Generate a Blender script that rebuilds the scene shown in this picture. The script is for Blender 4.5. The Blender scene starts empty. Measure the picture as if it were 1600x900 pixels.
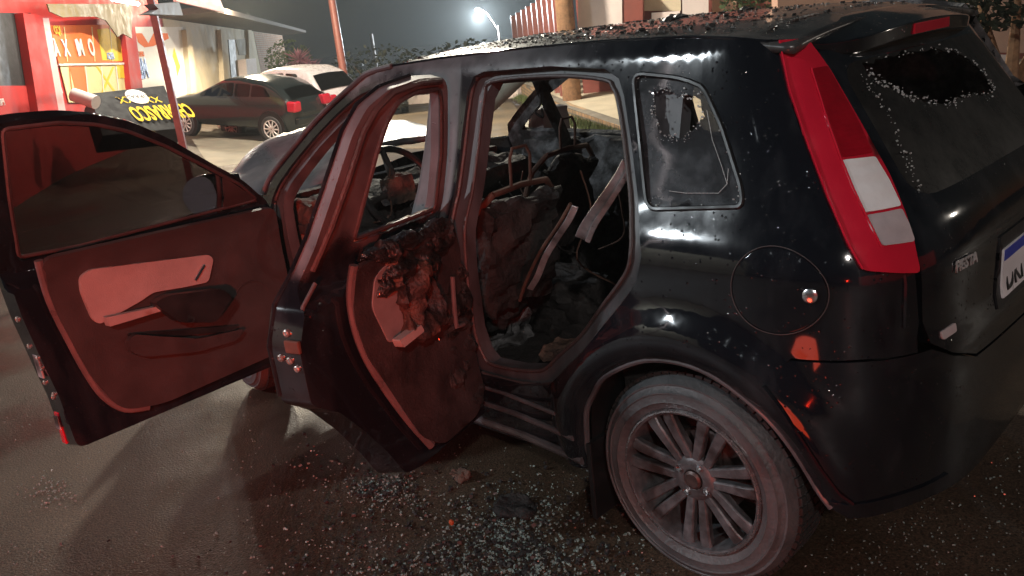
import bpy, bmesh, math, random
from mathutils import Vector, Matrix, noise
from mathutils.geometry import delaunay_2d_cdt
random.seed(7)
PI = math.pi
C = bpy.context.scene
col = C.collection

# ---------------------------------------------------------------- camera
CAM = Vector((-1.17838, 2.52564, 1.52539))
YAW, PIT, ROL, FPX = -0.7683179, -0.2915312, -0.1161031, 1325.361   # focal length in pixels of a 1600 px wide frame
def cam_axes():
    cp, sp = math.cos(PIT), math.sin(PIT)
    F = Vector((math.cos(YAW)*cp, math.sin(YAW)*cp, sp))
    R0 = Vector((math.sin(YAW), -math.cos(YAW), 0))
    U0 = R0.cross(F)
    c, s = math.cos(ROL), math.sin(ROL)
    return c*R0+s*U0, -s*R0+c*U0, F
AX, AY, AF = cam_axes()
cd = bpy.data.cameras.new("camera"); cam = bpy.data.objects.new("camera", cd); col.objects.link(cam)
cd.sensor_width = 36; cd.lens = 36*FPX/1600; cd.clip_end = 2000; cd.clip_start = .02
m = Matrix((AX, AY, -AF)).transposed().to_4x4(); m.translation = CAM
cam.matrix_world = m
C.camera = cam

# ---------------------------------------------------------------- world and exposure
w = bpy.data.worlds.new("World"); C.world = w; w.use_nodes = True
nt = w.node_tree; nt.nodes.clear()
sky = nt.nodes.new('ShaderNodeTexSky'); sky.sky_type = 'NISHITA'; sky.sun_disc = False
sky.sun_elevation = math.radians(3); sky.sun_rotation = math.radians(200); sky.air_density = 1.5; sky.ozone_density = 3
bg = nt.nodes.new('ShaderNodeBackground'); bg.inputs[1].default_value = 0.0065
mx = nt.nodes.new('ShaderNodeMixRGB'); mx.inputs[0].default_value = .85; mx.inputs[2].default_value = (.30, .52, .62, 1)
ow = nt.nodes.new('ShaderNodeOutputWorld')
nt.links.new(sky.outputs[0], mx.inputs[1]); nt.links.new(mx.outputs[0], bg.inputs[0]); nt.links.new(bg.outputs[0], ow.inputs[0])
C.view_settings.view_transform = 'Standard'; C.view_settings.look = 'None'
C.view_settings.gamma = 1; C.view_settings.exposure = 1.0; C.view_settings.use_curve_mapping = False
C.cycles.use_denoising = True
C.cycles.max_bounces = 8; C.cycles.sample_clamp_indirect = 4; C.cycles.transparent_max_bounces = 12

# ---------------------------------------------------------------- geometry of the view: rays used to trace real surfaces
def ray(u, v):
    return (AX*((u-800)/FPX) + AY*((450-v)/FPX) + AF).normalized()
def gat(u, v, z=0.0):
    d = ray(u, v); return CAM + d*((z-CAM.z)/d.z)
ED = Vector((math.cos(YAW), math.sin(YAW), 0)); ER = Vector((math.sin(YAW), -math.cos(YAW), 0))
def pt(u, v, hd):
    d = ray(u, v); return CAM + d*(hd/d.dot(ED))
def lerp(a, b, t): return a+(b-a)*t
def interp(x, tab):
    if x <= tab[0][0]: return tab[0][1]
    for (a, b), (c, d) in zip(tab, tab[1:]):
        if x <= c: return b+(d-b)*(x-a)/(c-a)
    return tab[-1][1]
def ss(a, b, x):
    t = max(0, min(1, (x-a)/(b-a))); return t*t*(3-2*t)

# ---------------------------------------------------------------- lights
def lamp(name, loc, kind, power, colr, size=.1, **k):
    l = bpy.data.lights.new(name, kind); l.energy = power; l.color = colr
    if kind == 'SUN': l.angle = size
    else: l.shadow_soft_size = size
    o = bpy.data.objects.new(name, l); col.objects.link(o); o.location = loc
    for a, b in k.items(): setattr(l, a, b)
    return o
def aim(o, tgt):
    o.rotation_euler = (Vector(tgt)-o.location).to_track_quat('-Z', 'Y').to_euler()
LAMP_FAR = pt(746, 12, 60)
LAMP_SIDE = Vector((7.6, 10.3, 7.9))
FILL_MID = CAM+ED*15.5+ER*-1.0; FILL_MID.z = 7.4
LAMP_BACK = Vector((-7.0, 8.0, 7.2))
LAMP_KERB = Vector((-8.5, -13.0, 5.2))
BEACON = Vector((-4.2, 5.6, 1.55))
COOL = (.86, .95, 1.0)
lamp('street_lamp_light', LAMP_FAR+Vector((0, 0, -.62)), 'POINT', 8500, COOL, .16)
lamp('mid_fill_light', FILL_MID+Vector((0, 0, -.62)), 'POINT', 2100, (1, .92, .76), .2)  # added out of view to brighten the middle distance
lamp('side_street_lamp_light', LAMP_SIDE+Vector((0, 0, -.62)), 'POINT', 1300, COOL, .22)
lamp('rear_street_lamp_light', LAMP_BACK+Vector((0, 0, -.62)), 'POINT', 700, (1, .92, .86), .2)
lamp('glint_lantern_light', (-.37, 1.55, .30), 'POINT', .25, (1, .10, .03), .07)  # added red glow of the lantern placed for the bumper reflection
lamp('kerb_street_lamp_light', LAMP_KERB+Vector((0, 0, -.62)), 'POINT', 220, (1, .9, .78), .2)
aim(lamp('beacon_light', BEACON, 'SPOT', 980, (1, .055, .02), .14, spot_size=math.radians(29), spot_blend=.8), (2.8, 1.15, .90))
FILL_SHOP = pt(395, 60, 24); FILL_SHOP = Vector((FILL_SHOP.x, FILL_SHOP.y, 3.9))
lamp('house_fill_light', FILL_SHOP+Vector((0, 0, -.62)), 'POINT', 1050, (1, .84, .60), .2)  # added lamp to brighten the cream house wall
moon = lamp('moon_light', (0, 0, 30), 'SUN', .02, (.7, .8, 1), math.radians(.5)); moon.rotation_euler = (math.radians(50), 0, math.radians(60))

# ---------------------------------------------------------------- materials
M = {}
def nodes(name):
    mt = bpy.data.materials.new(name); mt.use_nodes = True
    n = mt.node_tree; b = n.nodes['Principled BSDF']; return mt, n, b
def mat(name, c, rough=.5, metal=0., var=.35, scale=9., bump=.0, bscale=60., rvar=.15, coat=0., spec=.5, trans=0., emit=None, stretch=None, c2=None, c2thr=.55, c2w=.1, alpha=None):
    """Principled material with two noise scales in its colour, a noisy roughness and a fine bump."""
    mt, n, b = nodes(name); L = n.links
    tc = n.nodes.new('ShaderNodeTexCoord'); mp = n.nodes.new('ShaderNodeMapping')
    L.new(tc.outputs['Object'], mp.inputs[0])
    if stretch: mp.inputs['Scale'].default_value = stretch
    nz = n.nodes.new('ShaderNodeTexNoise'); nz.inputs['Scale'].default_value = scale; nz.inputs['Detail'].default_value = 6
    nz.inputs['Roughness'].default_value = .65
    L.new(mp.outputs[0], nz.inputs[0])
    rp = n.nodes.new('ShaderNodeValToRGB'); L.new(nz.outputs[0], rp.inputs[0])
    rp.color_ramp.elements[0].position = .3; rp.color_ramp.elements[1].position = .72
    d = [max(0, x*(1-var)) for x in c]; e = [min(1, x*(1+var)) for x in c]
    rp.color_ramp.elements[0].color = (*d, 1); rp.color_ramp.elements[1].color = (*e, 1)
    out = rp.outputs[0]
    if c2:
        n2 = n.nodes.new('ShaderNodeTexNoise'); n2.inputs['Scale'].default_value = scale*.45; n2.inputs['Detail'].default_value = 8
        L.new(mp.outputs[0], n2.inputs[0])
        r2 = n.nodes.new('ShaderNodeMapRange'); r2.inputs[1].default_value = c2thr-c2w; r2.inputs[2].default_value = c2thr+c2w
        L.new(n2.outputs[0], r2.inputs[0])
        mm = n.nodes.new('ShaderNodeMixRGB'); L.new(r2.outputs[0], mm.inputs[0]); L.new(out, mm.inputs[1]); mm.inputs[2].default_value = (*c2, 1)
        out = mm.outputs[0]
    L.new(out, b.inputs['Base Color'])
    mr = n.nodes.new('ShaderNodeMapRange'); L.new(nz.outputs[0], mr.inputs[0]); mr.inputs[1].default_value = .3; mr.inputs[2].default_value = .7
    mr.inputs[3].default_value = max(.02, rough-rvar); mr.inputs[4].default_value = min(1, rough+rvar); L.new(mr.outputs[0], b.inputs['Roughness'])
    b.inputs['Metallic'].default_value = metal; b.inputs['Coat Weight'].default_value = coat; b.inputs['Coat Roughness'].default_value = .06
    b.inputs['Specular IOR Level'].default_value = spec; b.inputs['Transmission Weight'].default_value = trans
    if alpha is not None: b.inputs['Alpha'].default_value = alpha
    if emit: b.inputs['Emission Color'].default_value = (*emit[0], 1); b.inputs['Emission Strength'].default_value = emit[1]
    if bump:
        n3 = n.nodes.new('ShaderNodeTexNoise'); n3.inputs['Scale'].default_value = bscale; n3.inputs['Detail'].default_value = 5
        L.new(tc.outputs['Object'], n3.inputs[0])
        bp = n.nodes.new('ShaderNodeBump'); bp.inputs['Strength'].default_value = bump; bp.inputs['Distance'].default_value = .01
        L.new(n3.outputs[0], bp.inputs['Height']); L.new(bp.outputs[0], b.inputs['Normal'])
    M[name] = mt; return mt

def paint(name, c, soot, rough=.08, drops=.25, sthr=.62):
    """Wet car paint: dark base, vertical runs of dried soot, water beads as a fine cell bump."""
    mt, n, b = nodes(name); L = n.links
    tc = n.nodes.new('ShaderNodeTexCoord'); mp = n.nodes.new('ShaderNodeMapping'); L.new(tc.outputs['Object'], mp.inputs[0])
    mp.inputs['Scale'].default_value = (1, 1, .28)
    nz = n.nodes.new('ShaderNodeTexNoise'); nz.inputs['Scale'].default_value = 7; nz.inputs['Detail'].default_value = 9; nz.inputs['Roughness'].default_value = .62
    L.new(mp.outputs[0], nz.inputs[0])
    r = n.nodes.new('ShaderNodeMapRange'); r.inputs[1].default_value = sthr-.14; r.inputs[2].default_value = sthr+.2; L.new(nz.outputs[0], r.inputs[0])
    mm = n.nodes.new('ShaderNodeMixRGB'); L.new(r.outputs[0], mm.inputs[0]); mm.inputs[1].default_value = (*c, 1); mm.inputs[2].default_value = (*soot, 1)
    L.new(mm.outputs[0], b.inputs['Base Color'])
    r2 = n.nodes.new('ShaderNodeMapRange'); r2.inputs[3].default_value = rough; r2.inputs[4].default_value = rough+.07; L.new(r.outputs[0], r2.inputs[0]); L.new(r2.outputs[0], b.inputs['Roughness'])
    b.inputs['Coat Weight'].default_value = .5; b.inputs['Coat Roughness'].default_value = .045
    vo = n.nodes.new('ShaderNodeTexVoronoi'); vo.inputs['Scale'].default_value = 70; L.new(tc.outputs['Object'], vo.inputs[0])
    vr = n.nodes.new('ShaderNodeMapRange'); vr.inputs[1].default_value = .22; vr.inputs[2].default_value = .0; L.new(vo.outputs['Distance'], vr.inputs[0])
    n4 = n.nodes.new('ShaderNodeTexNoise'); n4.inputs['Scale'].default_value = 22; L.new(tc.outputs['Object'], n4.inputs[0])
    v4 = n.nodes.new('ShaderNodeMapRange'); v4.inputs[1].default_value = .50; v4.inputs[2].default_value = .58; L.new(n4.outputs[0], v4.inputs[0])
    mu = n.nodes.new('ShaderNodeMath'); mu.operation = 'MULTIPLY'; L.new(vr.outputs[0], mu.inputs[0]); L.new(v4.outputs[0], mu.inputs[1])
    bp = n.nodes.new('ShaderNodeBump'); bp.inputs['Strength'].default_value = drops; bp.inputs['Distance'].default_value = .006
    L.new(mu.outputs[0], bp.inputs['Height']); L.new(bp.outputs[0], b.inputs['Normal'])
    L.new(bp.outputs[0], b.inputs['Coat Normal'])
    M[name] = mt; return mt

def ribs(name, scale, strength):
    n = M[name].node_tree; b = n.nodes['Principled BSDF']; tc = n.nodes.new('ShaderNodeTexCoord'); wv = n.nodes.new('ShaderNodeTexWave'); wv.bands_direction = 'Z'; wv.inputs['Scale'].default_value = scale; wv.inputs['Distortion'].default_value = .6
    n.links.new(tc.outputs['Object'], wv.inputs[0]); bp = n.nodes.new('ShaderNodeBump'); bp.inputs['Strength'].default_value = strength; bp.inputs['Distance'].default_value = .01
    n.links.new(wv.outputs[0], bp.inputs['Height']); n.links.new(bp.outputs[0], b.inputs['Normal'])
def clear(name, tint, amount, rough=.03, dirt=None, dthr=.5):
    """Thin glass sheet: part see-through, part mirror, with an optional film of dirt."""
    mt = bpy.data.materials.new(name); mt.use_nodes = True; n = mt.node_tree; n.nodes.clear(); L = n.links
    o = n.nodes.new('ShaderNodeOutputMaterial'); t = n.nodes.new('ShaderNodeBsdfTransparent'); t.inputs[0].default_value = (*tint, 1)
    g = n.nodes.new('ShaderNodeBsdfGlossy'); g.inputs['Roughness'].default_value = rough; g.inputs[0].default_value = (.9, .9, .9, 1)
    lw = n.nodes.new('ShaderNodeLayerWeight'); lw.inputs[0].default_value = .5; fr = n.nodes.new('ShaderNodeMath'); fr.operation = 'POWER'; fr.inputs[1].default_value = 4.5; L.new(lw.outputs['Facing'], fr.inputs[0])
    mul = n.nodes.new('ShaderNodeMath'); mul.operation = 'MULTIPLY_ADD'; mul.inputs[1].default_value = 1; mul.inputs[2].default_value = amount; L.new(fr.outputs[0], mul.inputs[0])
    x = n.nodes.new('ShaderNodeMixShader'); L.new(mul.outputs[0], x.inputs[0]); L.new(t.outputs[0], x.inputs[1]); L.new(g.outputs[0], x.inputs[2])
    last = x
    if dirt:
        d = n.nodes.new('ShaderNodeBsdfPrincipled'); d.inputs['Base Color'].default_value = (*dirt, 1); d.inputs['Roughness'].default_value = .42; d.inputs['Specular IOR Level'].default_value = .15
        tc = n.nodes.new('ShaderNodeTexCoord'); nz = n.nodes.new('ShaderNodeTexNoise'); nz.inputs['Scale'].default_value = 6; nz.inputs['Detail'].default_value = 10; nz.inputs['Roughness'].default_value = .7
        L.new(tc.outputs['Object'], nz.inputs[0])
        r = n.nodes.new('ShaderNodeMapRange'); r.inputs[1].default_value = dthr-.18; r.inputs[2].default_value = dthr+.12; r.inputs[3].default_value = .22; L.new(nz.outputs[0], r.inputs[0])
        y = n.nodes.new('ShaderNodeMixShader'); L.new(r.outputs[0], y.inputs[0]); L.new(x.outputs[0], y.inputs[1]); L.new(d.outputs[0], y.inputs[2]); last = y
    L.new(last.outputs[0], o.inputs[0]); M[name] = mt; return mt

paint('black_paint', (.006, .007, .010), (.030, .033, .038), drops=.45)
paint('inner_paint', (.012, .010, .011), (.045, .036, .036), rough=.3, sthr=.50)
paint('pillar_paint', (.030, .026, .028), (.11, .115, .125), rough=.42, sthr=.45, drops=.3)
paint('roof_paint', (.020, .020, .022), (.10, .095, .09), rough=.24, sthr=.5, drops=.8)
def burnt(name, xa, xb, zlo, pil):
    src = M['black_paint'].copy(); src.name = name; n = src.node_tree; L = n.links; b = n.nodes['Principled BSDF']
    tc = n.nodes.new('ShaderNodeTexCoord'); sp = n.nodes.new('ShaderNodeSeparateXYZ'); L.new(tc.outputs['Object'], sp.inputs[0])
    nz = n.nodes.new('ShaderNodeTexNoise'); nz.inputs['Scale'].default_value = 5; nz.inputs['Detail'].default_value = 8; L.new(tc.outputs['Object'], nz.inputs[0])
    def mr(inp, a, c):
        m = n.nodes.new('ShaderNodeMapRange'); m.interpolation_type = 'SMOOTHSTEP'; m.inputs[1].default_value = a; m.inputs[2].default_value = c; L.new(inp, m.inputs[0]); return m.outputs[0]
    def ma(op, p, q):
        m = n.nodes.new('ShaderNodeMath'); m.operation = op; m.use_clamp = True
        for i, v in enumerate((p, q)):
            if isinstance(v, (int, float)): m.inputs[i].default_value = v
            else: L.new(v, m.inputs[i])
        return m.outputs[0]
    zz_ = n.nodes.new('ShaderNodeMath'); zz_.operation = 'ADD'; L.new(sp.outputs[2], zz_.inputs[0]); sc_ = n.nodes.new('ShaderNodeMath'); sc_.operation = 'MULTIPLY_ADD'; sc_.inputs[1].default_value = .3; sc_.inputs[2].default_value = -.15; L.new(nz.outputs[0], sc_.inputs[0]); L.new(sc_.outputs[0], zz_.inputs[1])
    f = ma('MULTIPLY', mr(zz_.outputs[0], zlo, zlo+.10), mr(sp.outputs[0], xa, xb))
    if pil:
        g = ma('MULTIPLY', mr(sp.outputs[0], pil[0], pil[0]+.03), mr(sp.outputs[0], pil[1]+.03, pil[1])); g = ma('MULTIPLY', g, mr(zz_.outputs[0], pil[2], pil[2]+.2)); f = ma('MAXIMUM', f, g)
    old = b.inputs['Base Color'].links[0].from_socket; oldr = b.inputs['Roughness'].links[0].from_socket
    c2 = n.nodes.new('ShaderNodeMixRGB'); L.new(f, c2.inputs[0]); L.new(old, c2.inputs[1])
    cr = n.nodes.new('ShaderNodeValToRGB'); L.new(nz.outputs[0], cr.inputs[0]); cr.color_ramp.elements[0].position = .35; cr.color_ramp.elements[1].position = .65
    cr.color_ramp.elements[0].color = (.05, .047, .05, 1); cr.color_ramp.elements[1].color = (.15, .15, .16, 1); L.new(cr.outputs[0], c2.inputs[2]); L.new(c2.outputs[0], b.inputs['Base Color'])
    r2 = n.nodes.new('ShaderNodeMix'); L.new(f, r2.inputs[0]); L.new(oldr, r2.inputs[2]); r2.inputs[3].default_value = .5; L.new(r2.outputs[0], b.inputs['Roughness'])
    cw = ma('SUBTRACT', 1.0, f); cw2 = ma('MULTIPLY', cw, .5); L.new(cw2, b.inputs['Coat Weight'])
    M[name] = src
burnt('burnt_paint', .15, .75, 1.37, (.86, 1.06, .75))
burnt('burnt_door_paint', -5, -4, .97, None)
mat('seal', (.06, .045, .045), .45, bump=.3, bscale=120)
mat('char', (.013, .011, .011), .8, var=.7, scale=18, bump=1., bscale=45, c2=(.035, .030, .028), c2thr=.60)
mat('ash', (.14, .14, .145), .9, var=.6, scale=22, bump=1., bscale=50, c2=(.022, .02, .02), c2thr=.5)
mat('foam', (.13, .075, .055), .85, var=.6, scale=14, bump=1., bscale=40, c2=(.015, .012, .012), c2thr=.52)
mat('bare_steel', (.50, .50, .52), .38, .6, scale=18, c2=(.06, .045, .04), c2thr=.55, bump=.2)
mat('door_plastic', (.042, .034, .034), .5, var=.3, scale=7, bump=.12, bscale=220, c2=(.04, .036, .036), c2thr=.56)
mat('door_plastic_dark', (.034, .028, .028), .5, var=.5, scale=9, bump=.3, bscale=120)
mat('door_fabric', (.34, .30, .29), .75, var=.12, scale=12, bump=.25, bscale=300)
mat('trim_lip', (.12, .09, .09), .38, var=.25, scale=9)
mat('grey_plastic', (.20, .18, .18), .5, var=.25)
mat('dark_plastic', (.012, .012, .013), .4, var=.4)
mat('rubber', (.046, .050, .054), .5, var=.45, scale=8, bump=.4, bscale=70, c2=(.095, .10, .105), c2thr=.5, c2w=.14)
mat('tread', (.02, .018, .018), .8, bump=.5)
mat('alloy', (.15, .155, .165), .42, .5, var=.4, scale=30, rvar=.15, bump=.15, bscale=120, c2=(.055, .045, .045), c2thr=.55)
mat('alloy_edge', (.42, .41, .42), .25, .9, var=.3, scale=40)
mat('rust', (.10, .055, .04), .7, .3, var=.5)
mat('brake', (.12, .09, .085), .5, .8, var=.5, scale=25)
mat('screw', (.75, .70, .66), .25, .9, var=.2)
mat('chrome', (.75, .75, .78), .14, 1., var=.15)
mat('red_lens', (.58, .012, .035), .12, var=.10, scale=6, coat=1.)
mat('red_lens_deep', (.34, .004, .014), .10, var=.35, scale=5, coat=1., bump=.2, bscale=150)
mat('white_lens', (.92, .88, .88), .2, var=.18, scale=6, coat=1., bump=.15, bscale=90)
mat('pale_lens', (.50, .42, .43), .15, var=.2, scale=6, coat=1., bump=.15, bscale=90)
ribs('red_lens_deep', 30, .10); ribs('white_lens', 9, .10); ribs('pale_lens', 9, .10)
mat('plate_white', (.78, .76, .78), .35, var=.06); mat('plate_blue', (.03, .05, .42), .35, var=.05)
mat('mirror_pale_reflection', (.95, .92, 1.0), .4, 0., rvar=.04, var=.05, scale=30)  # pale matt colour stands in for the bright reflection in the mirror
clear('tinted_glass', (.30, .275, .27), .03, .03)
clear('sooty_glass', (.30, .31, .33), .06, .04, (.075, .08, .09), .60)
clear('sooty_dark_glass', (.16, .15, .15), .10, .05, (.010, .009, .009), .46)
clear('crazed_glass', (.45, .5, .45), .12, .25, (.30, .34, .28), .42)

# ---------------------------------------------------------------- object helpers
def link(o, parent=None):
    col.objects.link(o)
    if parent: o.parent = parent
    return o
def tag(o, label=None, cat=None, group=None, kind=None):
    if label: o['label'] = label
    if cat: o['category'] = cat
    if group: o['group'] = group
    if kind: o['kind'] = kind
    return o
def empty(name, loc=(0, 0, 0), rz=0, label=None, cat=None, group=None, parent=None):
    o = bpy.data.objects.new(name, None); link(o, parent); o.location = loc; o.rotation_euler = (0, 0, rz)
    return tag(o, label, cat, group)
def finish(o, bevel=0, seg=2, smooth=True, sub=0, angle=35):
    if smooth:
        for p in o.data.polygons: p.use_smooth = True
    if sub:
        s = o.modifiers.new('sub', 'SUBSURF'); s.levels = s.render_levels = sub
    if bevel:
        b = o.modifiers.new('bevel', 'BEVEL'); b.width = bevel; b.segments = seg; b.limit_method = 'ANGLE'; b.angle_limit = math.radians(angle); b.harden_normals = True
    elif smooth and not sub:
        try:
            o.data.set_sharp_from_angle(angle=math.radians(angle))
        except Exception: pass
    return o
def mesh(name, V, F, mt, parent=None, **k):
    me = bpy.data.meshes.new(name); me.from_pydata([tuple(v) for v in V], [], F); me.validate(); me.update()
    o = bpy.data.objects.new(name, me); link(o, parent)
    for q in (mt if isinstance(mt, (list, tuple)) else [mt]): me.materials.append(M[q] if isinstance(q, str) else q)
    return finish(o, **k)
class MB:
    def __init__(s): s.V = []; s.F = []
    def add(s, V, F):
        k = len(s.V); s.V += [Vector(v) for v in V]; s.F += [tuple(i+k for i in f) for f in F]; return s
    def box(s, c, d, rot=None):
        c = Vector(c); V = []
        for x in (-1, 1):
            for y in (-1, 1):
                for z in (-1, 1):
                    v = Vector((x*d[0]/2, y*d[1]/2, z*d[2]/2))
                    if rot is not None: v = rot @ v
                    V.append(c+v)
        return s.add(V, [(0, 1, 3, 2), (4, 6, 7, 5), (0, 4, 5, 1), (2, 3, 7, 6), (0, 2, 6, 4), (1, 5, 7, 3)])
    def bar(s, a, b, r, n=8, r2=None):
        return s.tube([a, b], [r, r if r2 is None else r2], n)
    def tube(s, P, R, n=8, closed=False, flat=None):
        P = [Vector(p) for p in P]
        if not isinstance(R, (list, tuple)): R = [R]*len(P)
        V = []; F = []; up = None; k = len(P)
        for i, p in enumerate(P):
            t = (P[(i+1) % k]-P[i-1]) if closed else (P[min(i+1, k-1)]-P[max(i-1, 0)])
            t.normalize()
            if up is None:
                up = Vector((0, 0, 1)) if abs(t.z) < .9 else Vector((1, 0, 0))
            up = (up-t*up.dot(t)).normalized(); sd = t.cross(up)
            for j in range(n):
                a = 2*PI*j/n
                V.append(p+(up*math.cos(a)*(flat or 1)+sd*math.sin(a))*R[i])
        for i in range(k if closed else k-1):
            for j in range(n):
                a, b = i*n+j, i*n+(j+1) % n; c2, d2 = ((i+1) % k)*n+(j+1) % n, ((i+1) % k)*n+j
                F.append((a, b, c2, d2))
        if not closed: F += [tuple(range(n))[::-1], tuple((k-1)*n+j for j in range(n))]
        return s.add(V, F)
    def lathe(s, prof, o, ax, n=48, ref=None):
        """prof: (radius, along axis). Surface of revolution about the axis ax at o."""
        o = Vector(o); ax = Vector(ax).normalized(); a = ax.orthogonal().normalized() if ref is None else Vector(ref); b = ax.cross(a)
        V = []; F = []; k = len(prof)
        for j in range(n):
            t = 2*PI*j/n; e = a*math.cos(t)+b*math.sin(t)
            for r, h in prof: V.append(o+e*r+ax*h)
        for j in range(n):
            for i in range(k-1):
                F.append((j*k+i, ((j+1) % n)*k+i, ((j+1) % n)*k+i+1, j*k+i+1))
        return s.add(V, F)
    def prism(s, base, off):
        n = len(base); base = [Vector(p) for p in base]; off = Vector(off)
        return s.add(base+[p+off for p in base], [tuple(range(n))[::-1], tuple(range(n, 2*n))]+[(i, (i+1) % n, n+(i+1) % n, n+i) for i in range(n)])
    def build(s, name, mt, parent=None, **k):
        o = mesh(name, s.V, s.F, mt, parent, **k)
        bm = bmesh.new(); bm.from_mesh(o.data); bmesh.ops.recalc_face_normals(bm, faces=bm.faces); bm.to_mesh(o.data); bm.free()
        return o
def spline(P, n=6, closed=False):
    P = [Vector(p) for p in P]; out = []; k = len(P)
    for i in range(k if closed else k-1):
        g = (lambda j: P[j % k]) if closed else (lambda j: P[max(0, min(k-1, j))])
        p0, p1, p2, p3 = g(i-1), g(i), g(i+1), g(i+2)
        for j in range(n):
            t = j/n
            out.append(.5*((2*p1)+(-p0+p2)*t+(2*p0-5*p1+4*p2-p3)*t*t+(-p0+3*p1-3*p2+p3)*t**3))
    if not closed: out.append(P[-1])
    return out
def rounded(P, r=.03, n=4):
    """2-D closed polygon with its corners rounded."""
    P = [Vector(p[:2]) for p in P]; out = []; k = len(P)
    for i in range(k):
        a, b, c = P[i-1], P[i], P[(i+1) % k]
        u, v = a-b, c-b
        rr = min(r, u.length*.45, v.length*.45)
        s, e = b+u.normalized()*rr, b+v.normalized()*rr
        for j in range(n+1):
            t = j/n; out.append(s*(1-t)**2+b*2*t*(1-t)+e*t*t)
    return out
def inside(p, poly):
    c = False; x, y = p; j = len(poly)-1
    for i in range(len(poly)):
        xi, yi = poly[i][0], poly[i][1]; xj, yj = poly[j][0], poly[j][1]
        if (yi > y) != (yj > y) and x < (xj-xi)*(y-yi)/(yj-yi)+xi: c = not c
        j = i
    return c
def tri2d(outline, holes, step):
    def dens(P):
        o = []
        for i in range(len(P)):
            a, b = Vector(P[i][:2]), Vector(P[(i+1) % len(P)][:2]); k = max(1, int((b-a).length/step))
            for j in range(k): o.append(a.lerp(b, j/k))
        return o
    loops = [dens(outline)]+[dens(h) for h in holes]
    V = []; Ed = []
    for L in loops:
        k = len(V); V += L; Ed += [(k+i, k+(i+1) % len(L)) for i in range(len(L))]
    xs = [p[0] for p in loops[0]]; ys = [p[1] for p in loops[0]]
    B = [Vector(p) for p in V]
    x = min(xs); r = 0
    while x < max(xs):
        y = min(ys)+(step/2 if r % 2 else 0)
        while y < max(ys):
            p = (x, y)
            if inside(p, loops[0]) and not any(inside(p, h) for h in loops[1:]) and min((q[0]-x)**2+(q[1]-y)**2 for q in B) > (step*.45)**2: V.append(Vector(p))
            y += step
        x += step*.87; r += 1
    ov, oe, of, *_ = delaunay_2d_cdt(V, Ed, [], 0, 1e-6)
    F = []
    for f in of:
        c = sum((ov[i] for i in f), Vector((0, 0)))/len(f)
        if inside(c, loops[0]) and not any(inside(c, h) for h in loops[1:]): F.append(tuple(f))
    return ov, F
def panel(name, outline, holes, fn, T, mt, parent=None, step=.03, bevel=.004, jag=0):
    """A curved sheet cut from the surface fn(s, z), with thickness T (number or function) and rounded edges."""
    V2, F2 = tri2d(outline, holes, step)
    used = sorted({i for f in F2 for i in f}); ix = {v: i for i, v in enumerate(used)}
    P = []; Q = []; e = 1e-3
    for i in used:
        s, z = V2[i]; p = Vector(fn(s, z)); a = Vector(fn(s+e, z))-Vector(fn(s-e, z)); b = Vector(fn(s, z+e))-Vector(fn(s, z-e))
        n = a.cross(b).normalized()
        if n.dot(Vector((0, 1, 0)))+n.dot(Vector((-.6, 0, 0))) < 0: n = -n
        t = T(s, z) if callable(T) else T
        P.append(p); Q.append(p-n*t)
    n0 = len(P); F = []
    tris = []
    for f in F2:
        g = [ix[i] for i in f]
        nn = (P[g[1]]-P[g[0]]).cross(P[g[2]]-P[g[0]])
        if nn.dot(P[g[0]]-Q[g[0]]) < 0: g = g[::-1]
        tris.append(tuple(g))
    cnt = {}
    for g in tris:
        for a, b in zip(g, g[1:]+g[:1]): cnt[(a, b)] = 1
    F = tris+[tuple(i+n0 for i in g[::-1]) for g in tris]
    for (a, b) in cnt:
        if (b, a) not in cnt: F.append((b, a, a+n0, b+n0))
    return mesh(name, P+Q, F, mt, parent, bevel=bevel)
def text(name, body, size, origin, xdir, ydir, mt, parent=None, ext=.002, align='LEFT', bold=0., sx=1.):
    c = bpy.data.curves.new(name, 'FONT'); c.body = body; c.size = size; c.extrude = ext; c.align_x = align; c.offset = bold; c.resolution_u = 3
    t = bpy.data.objects.new(name, c); me = bpy.data.meshes.new_from_object(t); bpy.data.objects.remove(t); bpy.data.curves.remove(c)
    me.materials.clear(); me.materials.append(M[mt]); o = bpy.data.objects.new(name, me); link(o, parent)
    x = Vector(xdir).normalized(); z = x.cross(Vector(ydir)).normalized(); y = z.cross(x)
    for v_ in me.vertices: v_.co.x *= sx
    mm = Matrix((x, y, z)).transposed().to_4x4(); mm.translation = Vector(origin); o.matrix_local = mm
    return o

def jag(P, amp, n=3, seed=0):
    rn = random.Random(seed); out = []; k = len(P)
    for i in range(k):
        a, b = Vector(P[i][:2]), Vector(P[(i+1) % k][:2])
        for j in range(n):
            p = a.lerp(b, j/n); out.append(Vector((p.x+rn.uniform(-amp, amp), p.y+rn.uniform(-amp, amp))))
    return out
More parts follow.
